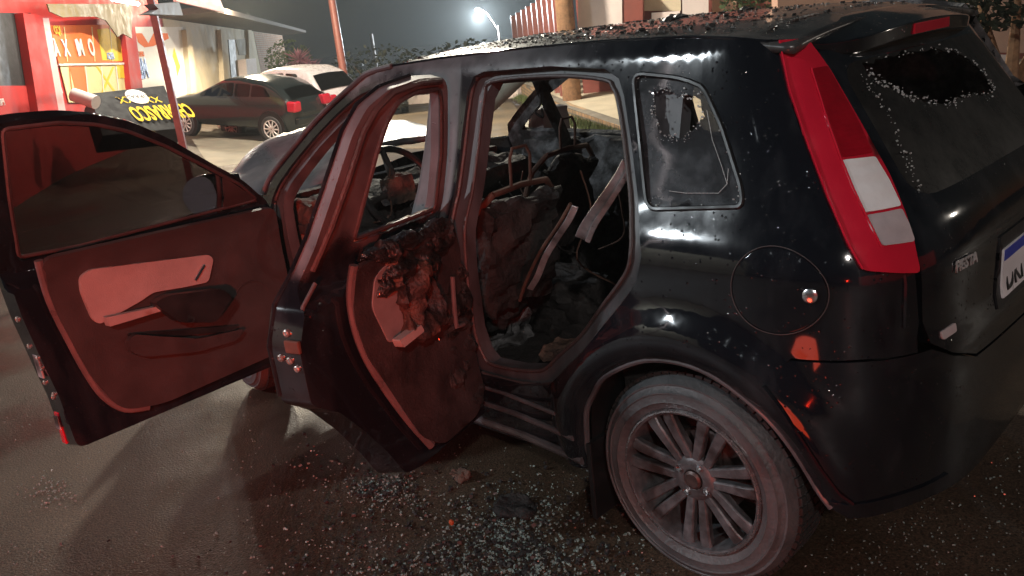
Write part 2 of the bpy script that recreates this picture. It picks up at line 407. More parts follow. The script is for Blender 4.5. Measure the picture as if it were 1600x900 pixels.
# ================================================================ THE GROUND
def ground_mat():
    mt, n, b = nodes('wet_asphalt'); L = n.links
    tc = n.nodes.new('ShaderNodeTexCoord')
    a = n.nodes.new('ShaderNodeTexNoise'); a.inputs['Scale'].default_value = .9; a.inputs['Detail'].default_value = 8; a.inputs['Roughness'].default_value = .6; L.new(tc.outputs['Object'], a.inputs[0])
    f = n.nodes.new('ShaderNodeTexNoise'); f.inputs['Scale'].default_value = 160; f.inputs['Detail'].default_value = 3; L.new(tc.outputs['Object'], f.inputs[0])
    rp = n.nodes.new('ShaderNodeValToRGB'); L.new(a.outputs[0], rp.inputs[0])
    rp.color_ramp.elements[0].position = .35; rp.color_ramp.elements[0].color = (.030, .020, .013, 1)
    rp.color_ramp.elements[1].position = .68; rp.color_ramp.elements[1].color = (.078, .052, .033, 1)
    fr = n.nodes.new('ShaderNodeMapRange'); fr.inputs[1].default_value = .3; fr.inputs[2].default_value = .75; fr.inputs[3].default_value = .25; fr.inputs[4].default_value = 2.1; L.new(f.outputs[0], fr.inputs[0])
    mm = n.nodes.new('ShaderNodeMixRGB'); mm.blend_type = 'MULTIPLY'; mm.inputs[0].default_value = 1; L.new(rp.outputs[0], mm.inputs[1]); L.new(fr.outputs[0], mm.inputs[2])
    L.new(mm.outputs[0], b.inputs['Base Color'])
    r = n.nodes.new('ShaderNodeMapRange'); r.inputs[1].default_value = .36; r.inputs[2].default_value = .6; r.inputs[3].default_value = .34; r.inputs[4].default_value = .70; L.new(a.outputs[0], r.inputs[0]); L.new(r.outputs[0], b.inputs['Roughness'])
    vo = n.nodes.new('ShaderNodeTexVoronoi'); vo.inputs['Scale'].default_value = 110; L.new(tc.outputs['Object'], vo.inputs[0])
    ad = n.nodes.new('ShaderNodeMath'); ad.operation = 'MULTIPLY_ADD'; ad.inputs[1].default_value = .6; L.new(vo.outputs['Distance'], ad.inputs[0]); L.new(f.outputs[0], ad.inputs[2])
    bp = n.nodes.new('ShaderNodeBump'); bp.inputs['Strength'].default_value = .5; bp.inputs['Distance'].default_value = .004
    L.new(ad.outputs[0], bp.inputs['Height']); L.new(bp.outputs[0], b.inputs['Normal'])
    M['wet_asphalt'] = mt
ground_mat()
def gz(x, y):
    """Terrain height: level round the car, rising to the shop forecourt, falling away far down the street."""
    p = Vector((x, y, 0))-CAM; d = p.dot(ED); l = p.dot(ER)
    h = 0.0
    h += .42*ss(-4.6, -8.4, l)*ss(9, 14, d) if l < -4.6 else 0
    h -= .0006*min(max(d, 0), 70)**2
    return h
def terrain():
    V = []; F = []
    ds = [-60, -30, -15, -8, -4]+[i*.5 for i in range(-6, 0)]+[i*.5 for i in range(0, 40)]+[20+i*2 for i in range(1, 30)]+[90, 130, 250, 600, 900]
    ls = [-700, -200, -90, -50]+[-36+i*2 for i in range(11)]+[-14+i*.6 for i in range(40)]+[10+i*2 for i in range(1, 20)]+[60, 100, 220, 700]
    base = Vector((CAM.x, CAM.y, 0))
    for d in ds:
        for l in ls:
            q = base+ED*d+ER*l; V.append((q.x, q.y, gz(q.x, q.y)))
    k = len(ls)
    for i in range(len(ds)-1):
        for j in range(k-1): F.append((i*k+j, i*k+j+1, (i+1)*k+j+1, (i+1)*k+j))
    o = mesh('ground', V, F, 'wet_asphalt'); tag(o, kind='structure')
    bm = bmesh.new(); bm.from_mesh(o.data); bmesh.ops.recalc_face_normals(bm, faces=bm.faces)
    if bm.faces[0].normal.z < 0: bmesh.ops.reverse_faces(bm, faces=bm.faces)
    bm.to_mesh(o.data); bm.free()
terrain()

# ================================================================ THE BURNT CAR
ZW = [(.2, .75), (.3, .775), (.45, .805), (.6, .822), (.8, .828), (.93, .820), (.98, .804), (1.05, .768), (1.065, .761), (1.2, .714), (1.45, .647), (1.46, .634), (1.49, .592), (1.52, .50)]
ZX = [(.2, -.50), (.3, -.575), (.5, -.59), (.70, -.59), (.76, -.575), (.92, -.575), (1.0, -.55), (1.1, -.48), (1.4, -.27), (1.46, -.22)]
def smooth_tab(tab, h=.012):
    return [(tab[0][0]+i*.01, sum(interp(tab[0][0]+i*.01+k*h/2, tab) for k in (-2, -1, 0, 1, 2))/5) for i in range(int((tab[-1][0]-tab[0][0])/.01)+1)]
ZWs, ZXs = smooth_tab(ZW), smooth_tab(ZX)
def lk(tab, z):
    f = (z-tab[0][0])/.01; i = max(0, min(len(tab)-2, int(f))); t = f-i
    return tab[i][1]+(tab[i+1][1]-tab[i][1])*t
def Wd(z): return lk(ZWs, z)
def Xr(z): return lk(ZXs, z)
NE = 4.5
def flare(x, z):
    if z > .86: return 0
    r = math.hypot(x, z-.30)
    return .041*ss(.535, .435, r)+(-6*max(0, .435-r)**2 if r < .435 else 0)
def B(s, z, off=0.):
    w = Wd(z)-off
    if s >= 0:
        w -= .05*max(0, (s-.8)/1.3)**2
        return Vector((s, w+flare(s, z), z))
    th = -s*PI/2; c, q = math.cos(th), math.sin(th); r = (abs(c)**NE+abs(q)**NE)**(-1/NE)
    xr = Xr(z)+off; x = xr*q*r; f = flare(x, z)
    return Vector((x, (w+f)*c*r, z))
def hit(u, v, off=0.):
    """(s, z) of the point of the left or rear body surface that the view ray (u, v) meets."""
    def f(P):
        w = Wd(P.z)-off
        if P.x >= 0: return P.y-(w-.05*max(0, (P.x-.8)/1.3)**2)
        return abs(P.x/(Xr(P.z)+off))**NE+abs(P.y/w)**NE-1
    d = ray(u, v); t = 1.0; prev = f(CAM+d)
    while t < 7:
        t += .02; P = CAM+d*t
        if .15 < P.z < 1.52:
            g = f(P)
            if g < 0 < prev:
                a, b = t-.02, t
                for _ in range(22):
                    mm = (a+b)/2
                    if f(CAM+d*mm) < 0: b = mm
                    else: a = mm
                P = CAM+d*b
                if P.x >= 0: return Vector((P.x, P.z))
                return Vector((-math.atan2(P.x/(Xr(P.z)+off), P.y/(Wd(P.z)-off))/(PI/2), P.z))
            prev = g
        else: prev = f(P)
    raise ValueError(('no hit', u, v))
def H(L, off=0.): return [hit(u, v, off) for u, v in L]

car = empty('burnt_car', label='burnt-out black hatchback with both left doors hanging open and its cabin gutted by fire', cat='car')

drip = [(-.50, 1.428), (-.39, 1.437), (-.2, 1.452), (.044, 1.463), (.3, 1.472), (.6, 1.474), (1.0, 1.468), (1.25, 1.458), (1.38, 1.442), (1.474, 1.403), (1.626, 1.333), (1.798, 1.240), (1.964, 1.132), (2.066, 1.059), (2.10, .99)]
arch = [(.374, .22), (.372, .313), (.345, .43), (.300, .51), (.242, .579), (.123, .648), (.019, .672), (-.08, .668), (-.164, .635), (-.257, .676)]
seam = [(-.312, .733), (-.45, .738), (-.545, .732)]
gate_edge = [(-.552, .80), (-.540, .922), (-.528, 1.10), (-.516, 1.343)]
front_low = [(2.10, .9), (2.10, .34), (2.06, .22)]
shell_out = arch+seam+gate_edge+drip+front_low
hole_f = rounded([(2.02, .95), (1.99, 1.035), (1.92, 1.095), (1.76, 1.205), (1.6, 1.295), (1.45, 1.365), (1.25, 1.412), (1.01, 1.425), (1.035, 1.0), (1.05, .6), (1.02, .42), (1.98, .42)], .05)
hole_r = [(.773, 1.418), (.50, 1.42), (.295, 1.402), (.245, 1.375), (.222, 1.329), (.178, 1.185), (.117, 1.0), (.099, .938), (.115, .87), (.152, .821), (.22, .74), (.296, .647), (.40, .555), (.49, .485), (.62, .455), (.80, .45), (.85, .47), (.868, .6), (.862, .9), (.857, 1.0), (.852, 1.223), (.838, 1.36), (.815, 1.405)]
qwin = rounded(H([(989, 114), (1060, 121), (1103, 140), (1128, 195), (1158, 290), (1161, 323), (1010, 327)]), .035)
# body shell ; the strip behind the wheel below the seam belongs to the bumper
shell = panel('body_shell', shell_out, [hole_f, hole_r, qwin], B, .022, 'burnt_paint', car, step=.028, bevel=.006)
# soot-greyed door frames (pillars and inner jambs) sit just inside the shell
inner_out = [(.06, .70), (.06, 1.44), (.3, 1.46), (1.0, 1.455), (1.36, 1.43), (1.6, 1.325), (1.95, 1.12), (2.05, 1.03), (2.06, .26), (.42, .26), (.40, .45), (.28, .60)]
hf2 = rounded([(1.97, .97), (1.93, 1.04), (1.74, 1.18), (1.58, 1.27), (1.43, 1.34), (1.24, 1.385), (1.06, 1.395), (1.085, 1.0), (1.10, .6), (1.07, .46), (1.93, .46)], .05)
hr2 = [(.76, 1.385), (.50, 1.39), (.32, 1.372), (.285, 1.35), (.262, 1.31), (.218, 1.17), (.165, 1.0), (.155, .938), (.165, .89), (.20, .84), (.27, .76), (.345, .67), (.45, .585), (.53, .52), (.64, .495), (.77, .49), (.80, .52), (.815, .6), (.808, .9), (.805, 1.0), (.802, 1.2), (.79, 1.34)]
panel('door_frame', inner_out, [hf2, hr2], lambda s, z: B(s, z)-Vector((0, .034, 0)), .045, 'pillar_paint', car, step=.04, bevel=.008)
def strip_on(P, off, closed=True, n=4):
    return [B(p[0], p[1])-Vector((0, off, 0)) for p in spline([(a[0], a[1], 0) for a in P], n, closed)]
MB().tube(strip_on(hole_r, .018), .0075, 8, True).build('door_seal', 'seal', car)
MB().tube(strip_on(hr2, .030), .006, 8, True).build('door_seal', 'seal', car)
MB().tube(strip_on([(p[0], p[1]) for p in hole_f[::3]], .018, True, 3), .0075, 8, True).build('door_seal', 'seal', car)
# rocker step lines under the rear opening
MB().tube([B(x, .405) for x in (.46, .7, .95, 1.3, 1.8, 2.05)], .007).tube([B(x, .335) for x in (.40, .7, .95, 1.3, 1.8, 2.05)], .010).tube([B(x, .25) for x in (.39, .7, .95, 1.3, 1.8, 2.05)], .014).build('sill_trim', 'pillar_paint', car)

# the right side of the body, seen through the openings from within
def BR(s, z): p = B(s, z); return Vector((p.x, -p.y, p.z))
fr_win = rounded([(2.0, 1.02), (1.76, 1.19), (1.6, 1.27), (1.36, 1.375), (1.03, 1.40), (1.04, .985)], .04)
rr_win = rounded([(.94, 1.40), (.30, 1.385), (.20, 1.20), (.13, 1.0), (.94, .985)], .05)
panel('body_shell', [(-.54, .74), (-.54, .922), (-.516, 1.343)]+drip+[(2.10, .34), (2.06, .24), (.40, .24), (.37, .40), (.25, .58), (0, .67), (-.25, .58), (-.4, .7)], [fr_win, rr_win], BR, .03, 'ash', car, step=.05, bevel=.004)
# charred lining lumps on the right door tops
def lump(name, boxc, dims, mt, parent, amp=.03, seed=0, sub=4, rot=0, fz=9, rnd_=.35):
    bm = bmesh.new(); bmesh.ops.create_cube(bm, size=1)
    bmesh.ops.subdivide_edges(bm, edges=bm.edges, cuts=2**sub-1 if sub < 3 else (9 if sub == 3 else 15), use_grid_fill=True)
    R_ = Matrix.Rotation(rot, 3, 'Y')
    for v in bm.verts:
        p = Vector(v.co); q = Vector([math.copysign(abs(a*2)**1, a)/2 for a in p])
        l = max(abs(a) for a in q)*2; k = q.length*2
        q = q*(lerp(1, l/k if k else 1, rnd_))
        v.co = R_ @ Vector((q.x*dims[0], q.y*dims[1], q.z*dims[2]))+Vector(boxc)
    bm.normal_update()
    for v in bm.verts:
        nn = noise.fractal(v.co*fz+Vector((seed*7.3, 0, 0)), .8, 2.1, 5)
        v.co += v.normal*nn*amp
    me = bpy.data.meshes.new(name); bm.to_mesh(me); bm.free()
    o = bpy.data.objects.new(name, me); link(o, parent); me.materials.append(M[mt])
    return finish(o)
lump('right_door_lining', (1.40, -.735, .80), (1.25, .07, .40), 'ash', car, .035, 1)
lump('right_door_lining', (.50, -.745, .78), (.80, .07, .42), 'char', car, .035, 2)

# roof
def roof_fn():
    V = []; F = []; nx, ny = 60, 28
    for i in range(nx+1):
        x = lerp(-.235, 1.46, i/nx)
        ze = interp(x, [(-.235, 1.428), (-.165, 1.437), (-.1, 1.452), (.044, 1.463), (.3, 1.472), (.6, 1.474), (1.0, 1.468), (1.25, 1.458), (1.38, 1.442), (1.46, 1.412)])
        s = x if x >= 0 else None
        we = Wd(ze) if x >= 0 else Wd(ze)*(1-min(1, abs(x/Xr(ze)))**NE*.0)-.02*ss(0, -.2, x)
        if x > .8: we -= .05*((x-.8)/1.3)**2
        for j in range(ny+1):
            t = -1+2*j/ny; y = we*t
            z = ze+.042*(1-abs(t)**2.4)-.004
            z += .006*noise.noise(Vector((x*3, y*3, 1)))*(1-abs(t))
            V.append((x, y, z))
    k = ny+1
    for i in range(nx):
        for j in range(ny): F.append((i*k+j, (i+1)*k+j, (i+1)*k+j+1, i*k+j+1))
    o = mesh('roof', V, F, 'roof_paint', car)
    md = o.modifiers.new('t', 'SOLIDIFY'); md.thickness = .02; md.offset = -1
    bm = bmesh.new(); bm.from_mesh(o.data); bmesh.ops.recalc_face_normals(bm, faces=bm.faces)
    if sum(f.normal.z for f in bm.faces) < 0: bmesh.ops.reverse_faces(bm, faces=bm.faces)
    bm.to_mesh(o.data); bm.free()
    return o
roof = roof_fn()
def roof_z(x, y):
    ze = interp(x, [(-.235, 1.428), (-.1, 1.452), (.044, 1.463), (.3, 1.472), (.6, 1.474), (1.0, 1.468), (1.25, 1.458), (1.38, 1.442)])
    return ze+.042*(1-min(1, abs(y/Wd(ze)))**2.4)-.004
# drip rail highlight line along the roof edge
MB().tube([B(s, z)+Vector((0, .001, .001)) for s, z in drip[:9]], .004).build('drip_rail', 'black_paint', car)
MB().tube([B(s, z)+Vector((0, .004, 0)) for s, z in [(p.x, p.y) for p in spline([(a, b, 0) for a, b in drip[7:]], 5)]], .010, 8).build('pillar_moulding', 'pillar_paint', car)

# rear quarter window, smashed through
brk = H([(1018, 143), (1040, 138), (1058, 150), (1075, 148), (1092, 156), (1094, 172), (1100, 182), (1090, 192), (1082, 204), (1070, 212), (1062, 218), (1052, 214), (1040, 216), (1028, 208), (1026, 190), (1020, 176), (1022, 160)])
qw = panel('quarter_window', qwin, [jag(brk, .0035, 3, 1)], lambda s, z: B(s, z, 0)-Vector((0, .006, 0)), .004, 'sooty_glass', car, step=.02, bevel=0)
MB().tube([B(p[0], p[1])+Vector((0, .001, 0)) for p in qwin], .0065, 6, True).build('window_seal', 'dark_plastic', car)

# tailgate, its glass and its fittings
def nrm(s, z, e=2e-3):
    a = B(s+e, z)-B(s-e, z); b = B(s, z+e)-B(s, z-e); n = a.cross(b).normalized()
    return n if n.dot(Vector((-.7, .7, 0))) > 0 or n.x < 0 else -n
def Bo(k):
    def f(s, z):
        n = nrm(s, z)
        if n.x > 0 and s < -.4: n = -n
        if s > -.4 and n.y < 0: n = -n
        return B(s, z)+n*k
    return f
def BRR(s, z):
    """Rear surface over the full width: s from -1 (centre) on to -2 (far side)."""
    if s >= -1: return B(s, z)
    p = B(-2-s, z); return Vector((p.x, -p.y, p.z))
GL = [(-.575, .742), (-.560, .80), (-.553, .922), (-.541, 1.10), (-.529, 1.343), (-.535, 1.40)]
gate_out = GL+[(-2-a, b) for a, b in GL[::-1]]+[(-1.40, .70), (-1.30, .655), (-1, .64), (-.70, .655), (-.62, .70)]
glass_out = rounded([(-.585, 1.06), (-.575, 1.365), (-1.425, 1.365), (-1.415, 1.06)], .06)
gate = panel('tailgate', gate_out, [glass_out], BRR, .03, 'black_paint', car, step=.03, bevel=.006)
def gh(u, v):
    """Trace the rear plane region of the tailgate glass, also beyond the middle of the car."""
    d = ray(u, v); t = 1.5; pv = None
    while t < 5:
        P = CAM+d*t
        if .6 < P.z < 1.46:
            w = Wd(P.z); g = (abs(P.x/Xr(P.z))**NE+abs(P.y/w)**NE-1) if P.x < 0 else -1
            if pv is not None and g < 0 <= pv:
                s = -math.atan2(P.x/Xr(P.z), abs(P.y)/w)/(PI/2)
                return Vector((s if P.y >= 0 else -2-s, P.z))
            pv = g
        t += .004
    raise ValueError(('gh', u, v))
hole_g = [gh(*p) for p in [(1352, 100), (1385, 88), (1420, 80), (1460, 76), (1490, 80), (1512, 92), (1530, 108), (1545, 128), (1550, 142), (1534, 150), (1518, 146), (1500, 152), (1488, 160), (1470, 166), (1452, 158), (1430, 153), (1412, 150), (1398, 138), (1372, 124), (1350, 112)]]
panel('rear_window', glass_out, [jag(hole_g, .006, 4, 2)], BRR, .005, 'sooty_dark_glass', gate, step=.025, bevel=0)
# spoiler over the glass
def spoiler():
    V = []; F = []; ny = 40
    for j in range(ny+1):
        t = -1+2*j/ny; y = .53*t; e = 1-abs(t)**5
        yb = y
        zf = 1.436+.040*(1-abs(t)**2.4); xf = -.14-.02*(1-t*t)
        q_ = abs(t)**8; xf -= .045*q_; xb = -.262-.055*(1-abs(t)**3)+.035*q_; zb = 1.402+.034*(1-abs(t)**2)+.018*q_
        prof = [(xf, zf), (lerp(xf, xb, .4), lerp(zf, zb, .25)+.008), (lerp(xf, xb, .8), zb+.010), (xb, zb), (xb+.004, zb-.035+.02*q_), (lerp(xf, xb, .55), zb-.06+.02*q_), (xf-.02, zf-.06)]
        for x, z in prof: V.append((x, yb, z))
    k = 7
    for j in range(ny):
        for i in range(k-1): F.append((j*k+i, j*k+i+1, (j+1)*k+i+1, (j+1)*k+i))
    F += [tuple(range(k)), tuple(ny*k+i for i in range(k))[::-1]]
    m_ = MB(); m_.add(V, F); return m_.build('spoiler', 'black_paint', gate, bevel=.004)
spoiler()
def slab_on(name, L, k, mt, parent, step=.03, rr=.006, th=.01, tracer=None, fn=None):
    P = L if tracer is None else [tracer(*p) for p in L]
    f0 = fn or BRR
    def f(s, z):
        e = 2e-3; a = f0(s+e, z)-f0(s-e, z); b = f0(s, z+e)-f0(s, z-e); n = a.cross(b).normalized()
        if n.dot(Vector((-1, .35, .2))) < 0: n = -n
        return f0(s, z)+n*k
    return panel(name, rounded(P, rr), [], f, th, mt, parent, step=step, bevel=.002)
# third brake light in the spoiler edge
m_ = MB(); zz = 1.414
for a, b in ((-.13, .13),):
    V = []
    for y in (a, 0, b):
        xb = -.262-.055*(1-abs(y/.53)**3); V += [(xb-.003, y, zz+.016), (xb-.003, y, zz-.012)]
    V2 = [(x+.02, y, z) for x, y, z in V]
    m_.add(V+V2, [(0, 1, 3, 2), (2, 3, 5, 4), (6, 8, 9, 7), (8, 10, 11, 9), (0, 2, 8, 6), (2, 4, 10, 8), (1, 7, 9, 3), (3, 9, 11, 5), (0, 6, 7, 1), (4, 5, 11, 10)])
m_.build('brake_light', 'red_lens', gate, bevel=.002)
# ledge across the gate above the number plate, plate, badge, lock strip
slab_on('plate_recess', [(-.815, .905), (-1.185, .905), (-1.2, .72), (-.80, .72)], .004, 'dark_plastic', gate)
slab_on('license_plate', [(-.826, .868), (-1.17, .868), (-1.17, .738), (-.826, .738)], .009, 'plate_white', gate, rr=.004)
slab_on('license_plate', [(-.829, .866), (-1.168, .866), (-1.168, .838), (-.829, .838)], .0105, 'plate_blue', gate, rr=.002)
def rear_text(body, size, s, z, mt, name, k=.012, bold=0):
    p = BRR(s, z); q = BRR(s-.03, z); xd = (q-p).normalized(); yd = (BRR(s, z+.01)-BRR(s, z-.01)).normalized()
    n = xd.cross(yd); return text(name, body, size, p+n*k, xd, yd, mt, gate, .0015, bold=bold)
mat('ink', (.01, .01, .012), .4)
rear_text('DKI', .088, -.845, .752, 'ink', 'plate_lettering')
mat('badge_mat', (.62, .60, .60), .35, .4)
rear_text('FIESTA', .036, -.632, .888, 'badge_mat', 'badge', .004, .001)
slab_on('lamp_reflector', [(-.60, .760), (-.64, .764), (-.64, .742), (-.60, .738)], .004, 'pale_lens', gate)
# runs of crazed glass crumbs still clinging to the screen
def crumbs(name, path, n, sd, parent, fn, seed, mt='white_bits'):
    rn = random.Random(seed); m_ = MB()
    for _ in range(n):
        i = rn.randrange(len(path)-1); p = Vector(path[i]).lerp(Vector(path[i+1]), rn.random()); q = fn(p.x+rn.gauss(0, sd), p.y+rn.gauss(0, sd)); k = rn.choice((.0015, .002, .003, .0045))
        m_.box(q, (k, k*.8, k*.7), Matrix.Rotation(rn.uniform(0, 6), 3, 'X') @ Matrix.Rotation(rn.uniform(0, 6), 3, 'Z'))
    o = m_.build(name, mt, parent, smooth=False); o['kind'] = 'stuff'; return o
mat('white_bits', (.55, .58, .58), .1, var=.5, scale=300, coat=1., rvar=.03)
rim_path = [tuple(p) for p in hole_g]+[tuple(hole_g[0])]
crumbs('glass_crumbs', rim_path, 170, .006, gate, lambda s, z: BRR(s, z)+Vector((-.004, 0, .002)), 3)
crumbs('glass_crumbs', [tuple(gh(*p)) for p in [(1345, 122), (1375, 160), (1400, 215), (1420, 262), (1436, 300)]], 70, .007, gate, lambda s, z: BRR(s, z)+Vector((-.004, 0, .002)), 4)
crumbs('glass_crumbs', [tuple(gh(*p)) for p in [(1365, 128), (1395, 140), (1425, 158)]], 50, .004, gate, lambda s, z: BRR(s, z)+Vector((-.004, 0, .002)), 5)
crumbs('glass_crumbs', [(p[0], p[1]) for p in brk]+[tuple(brk[0])], 110, .005, qw, lambda s, z: B(s, z)+Vector((0, .001, 0)), 6)
crumbs('glass_crumbs', [(p[0], p[1]) for p in qwin]+[tuple(qwin[0])], 150, .010, qw, lambda s, z: B(s, z)+Vector((0, -.002, 0)), 7)
MB().tube([B(s_, z_)-Vector((0, .001, 0)) for s_, z_ in [(-.155, 1.155), (-.15, 1.12), (-.12, 1.098), (0, 1.094), (.05, 1.097)]], .0008, 6).build('glass_crack', 'white_bits', qw)
MB().tube([B(s_, z_)-Vector((0, .001, 0)) for s_, z_ in [(-.06, 1.29), (-.09, 1.22), (-.13, 1.16), (-.15, 1.12)]], .0008, 6).build('glass_crack', 'white_bits', qw)

# tail light
tl = slab_on('tail_light', [(1213, 67), (1257, 65), (1292, 112), (1336, 188), (1386, 278), (1420, 368), (1432, 426), (1347, 423), (1322, 382), (1292, 312), (1258, 222), (1230, 140)], .012, 'red_lens', car, tracer=hit, fn=B, th=.02, step=.02, rr=.01)
slab_on('lamp_lens', [(1264, 112), (1287, 108), (1330, 184), (1358, 243), (1308, 250), (1288, 196)], .015, 'red_lens_deep', tl, tracer=hit, fn=B, th=.004, step=.02)
slab_on('lamp_lens', [(1311, 254), (1361, 249), (1382, 284), (1402, 326), (1347, 336), (1328, 296)], .016, 'white_lens', tl, tracer=hit, fn=B, th=.006, step=.02)
slab_on('lamp_lens', [(1349, 340), (1403, 330), (1422, 379), (1374, 386), (1358, 362)], .0155, 'pale_lens', tl, tracer=hit, fn=B, th=.006, step=.02)
def on_px(L, k):
    o = []
    for u, v in L:
        s, z = hit(u, v); p = B(s, z); n = nrm(s, z)
        if n.dot(Vector((-1, 1, .1))) < 0: n = -n
        o.append(p+n*k)
    return o
MB().tube(on_px([(1215, 68), (1232, 140), (1260, 222), (1294, 312), (1323, 380), (1346, 421)], .014), .0028, 6).build('lamp_rim', 'red_lens', tl)
MB().tube(on_px([(1262, 112), (1290, 196), (1310, 251), (1329, 297), (1348, 338), (1372, 387)], .016), .0022, 6).build('lamp_rim', 'red_lens', tl)
MB().tube([B(-.516-.006*i/6, 1.40-.1*i) for i in range(7)], .006, 6).build('gate_seal', 'black_paint', car)

# fuel flap
fc = hit(1211, 456); fo = [(fc.x+.098*math.cos(a)*1.06, fc.y+.098*math.sin(a)) for a in [2*PI*i/48 for i in range(48)]]
ff = panel('fuel_flap', fo, [], Bo(.003), .008, 'black_paint', car, step=.02, bevel=.002)
MB().tube([Bo(.003)(a[0], a[1]) for a in [(fc.x+.101*math.cos(t)*1.06, fc.y+.101*math.sin(t)) for t in [2*PI*i/48 for i in range(48)]]], .0012, 6, True).build('flap_gap', 'seal', ff)
lp = Bo(.004)(fc.x-.072, fc.y-.002); ln = nrm(fc.x-.06, fc.y)
if ln.y < 0: ln = -ln
MB().lathe([(0, .006), (.012, .006), (.017, .003), (.017, -.004)], lp, ln, 20).build('flap_lock', 'chrome', ff)

# bumper
bump_out = [(-.257, .678), (-.305, .727), (-.45, .732), (-.575, .728), (-.62, .692), (-.70, .647), (-1, .632), (-1.30, .647), (-1.40, .70), (-1.5, .73), (-1.5, .36), (-1.3, .315), (-1.0, .305), (-.734, .300), (-.571, .325), (-.494, .325), (-.424, .325), (-.385, .345), (-.346, .393), (-.304, .479), (-.251, .570), (-.200, .617), (-.168, .637)]
bumper = panel('rear_bumper', bump_out, [], BRR, .025, 'black_paint', car, step=.028, bevel=.006)
MB().tube([Bo(.003)(s, z) for s, z in [(-.262, .668), (-.30, .62), (-.335, .55), (-.37, .47), (-.405, .40), (-.43, .372)]], .006, 6).build('bumper_crease', 'black_paint', bumper)
slab_on('bumper_crease', [(-.385, .372), (-.62, .372), (-.62, .362), (-.385, .362)], .006, 'black_paint', bumper, rr=.003)
# arch lip and dark liner
lip = [(.372, .25), (.372, .313), (.345, .43), (.300, .51), (.242, .579), (.123, .648), (.019, .672), (-.08, .668), (-.164, .635), (-.251, .570), (-.304, .479), (-.346, .393), (-.385, .345)]
MB().tube([B(s, z)-Vector((0, .006, 0)) for s, z in [(p.x, p.y) for p in spline([(a, b, 0) for a, b in lip], 4)]], .010, 8).build('arch_lip', 'pillar_paint', car)
def liner():
    m_ = MB(); L = spline([(a, b, 0) for a, b in lip], 3); V = []
    for p in L:
        q = B(p.x, p.y); V += [q-Vector((0, .03, 0)), Vector((q.x*.98, .42, q.z))]
    F = [(2*i, 2*i+1, 2*i+3, 2*i+2) for i in range(len(L)-1)]
    n = len(L); V += [Vector((0, .42, .3))]
    F += [(2*i+1, 2*n, 2*i+3) for i in range(n-1)]
    return m_.add(V, F).build('wheel_arch_liner', 'dark_plastic', car)
liner()
MB().box((.36, .70, .19), (.02, .20, .26)).build('mud_flap', 'dark_plastic', car, bevel=.004)

# wheels
def wheel(x, y, rz=0, side=1, detail=True):
    wh = MB(); A = Vector((0, 1, 0)); O = Vector((0, 0, 0))
    tyre_prof = [(.196, -.150), (.215, -.170), (.262, -.182), (.296, -.168), (.305, -.14), (.306, -.10), (.306, -.06), (.304, -.035), (.297, -.012), (.288, .002), (.286, .006), (.282, .006), (.280, .004), (.266, .012), (.264, .016), (.261, .0165), (.259, .0135), (.240, .014), (.236, .0165), (.233, .013), (.222, .008), (.212, .001), (.206, -.006), (.196, -.02)]
    tyre = MB().lathe(tyre_prof, O, A, 72)
    e = wh.lathe([(.207, .0), (.209, .006), (.206, .010), (.200, .008), (.195, -.006), (.190, -.05), (.186, -.12), (.195, -.15)], O, A, 64)
    root = e.build('wheel', 'alloy', car); root.location = (x, y*side, .305); root.rotation_euler = (0, 0, rz+(0 if side > 0 else PI))
    tyre.build('tyre', 'rubber', root)
    # tread blocks
    tb = MB()
    for i in range(72):
        a = 2*PI*i/72
        for yy, ww in ((-.035, .022), (-.068, .028), (-.105, .028), (-.138, .024)):
            c = Vector((math.cos(a)*.3055, yy, math.sin(a)*.3055)); tb.box(c, (.010, ww, .021), Matrix.Rotation(-a, 3, 'Y'))
    tb.build('tread', 'tread', root, smooth=False)
    MB().lathe([(.214, .004), (.2105, .012), (.2065, .0125), (.204, .006)], O, A, 64).build('rim_edge', 'alloy_edge', root)
    sp = MB(); n = 7
    for i in range(n):
        for g in (-1, 1):
            a = 2*PI*i/n+.18; rad = Vector((math.cos(a), 0, math.sin(a))); tan = Vector((-math.sin(a), 0, math.cos(a)))
            P = []
            for r, o_, hw, y0, dp in ((.050, .0165, .0125, -.022, .03), (.085, .020, .0140, -.018, .026), (.13, .0235, .0160, -.010, .022), (.175, .028, .0180, -.004, .020), (.203, .031, .0195, -.006, .018)):
                c = rad*r+tan*o_*g
                P += [c+tan*hw+Vector((0, y0, 0)), c+tan*hw*.75+Vector((0, y0+.005, 0)), c-tan*hw*.75+Vector((0, y0+.005, 0)), c-tan*hw+Vector((0, y0, 0)), c-tan*hw*.8+Vector((0, y0-dp, 0)), c+tan*hw*.8+Vector((0, y0-dp, 0))]
            F = []
            for s in range(4):
                for k in range(6): F.append((s*6+k, s*6+(k+1) % 6, (s+1)*6+(k+1) % 6, (s+1)*6+k))
            F += [(0, 1, 2, 3, 4, 5), (24, 25, 26, 27, 28, 29)]
            sp.add(P, F)
    sp.lathe([(.028, -.02), (.030, -.012), (.044, -.012), (.062, -.016), (.068, -.022), (.066, -.05), (.03, -.06)], O, A, 40)
    sp.build('spokes', 'alloy', root, bevel=.0015)
    hb = MB().lathe([(0, -.004), (.020, -.004), (.0265, -.009), (.029, -.02)], O, A, 28); hb.build('hub_cap', 'brake', root)
    for i in range(4):
        nu = MB(); a = 2*PI*i/4+.5; c = Vector((math.cos(a)*.046, -.018, math.sin(a)*.046)); nu.lathe([(0, .014), (.006, .014), (.0085, .011), (.0085, -.01)], c, A, 6)
        nu.lathe([(.013, .004), (.0125, .0055), (.0105, .004)], c, A, 16)
        nu.build('wheel_nut', 'chrome', root, smooth=False)
    MB().lathe([(0, -.075), (.12, -.075), (.125, -.08), (.125, -.10), (0, -.10)], O, A, 40).box((-.10, -.09, .06), (.07, .05, .11)).build('brake_drum', 'brake', root)
    return root
wheel(0, .800, 0)
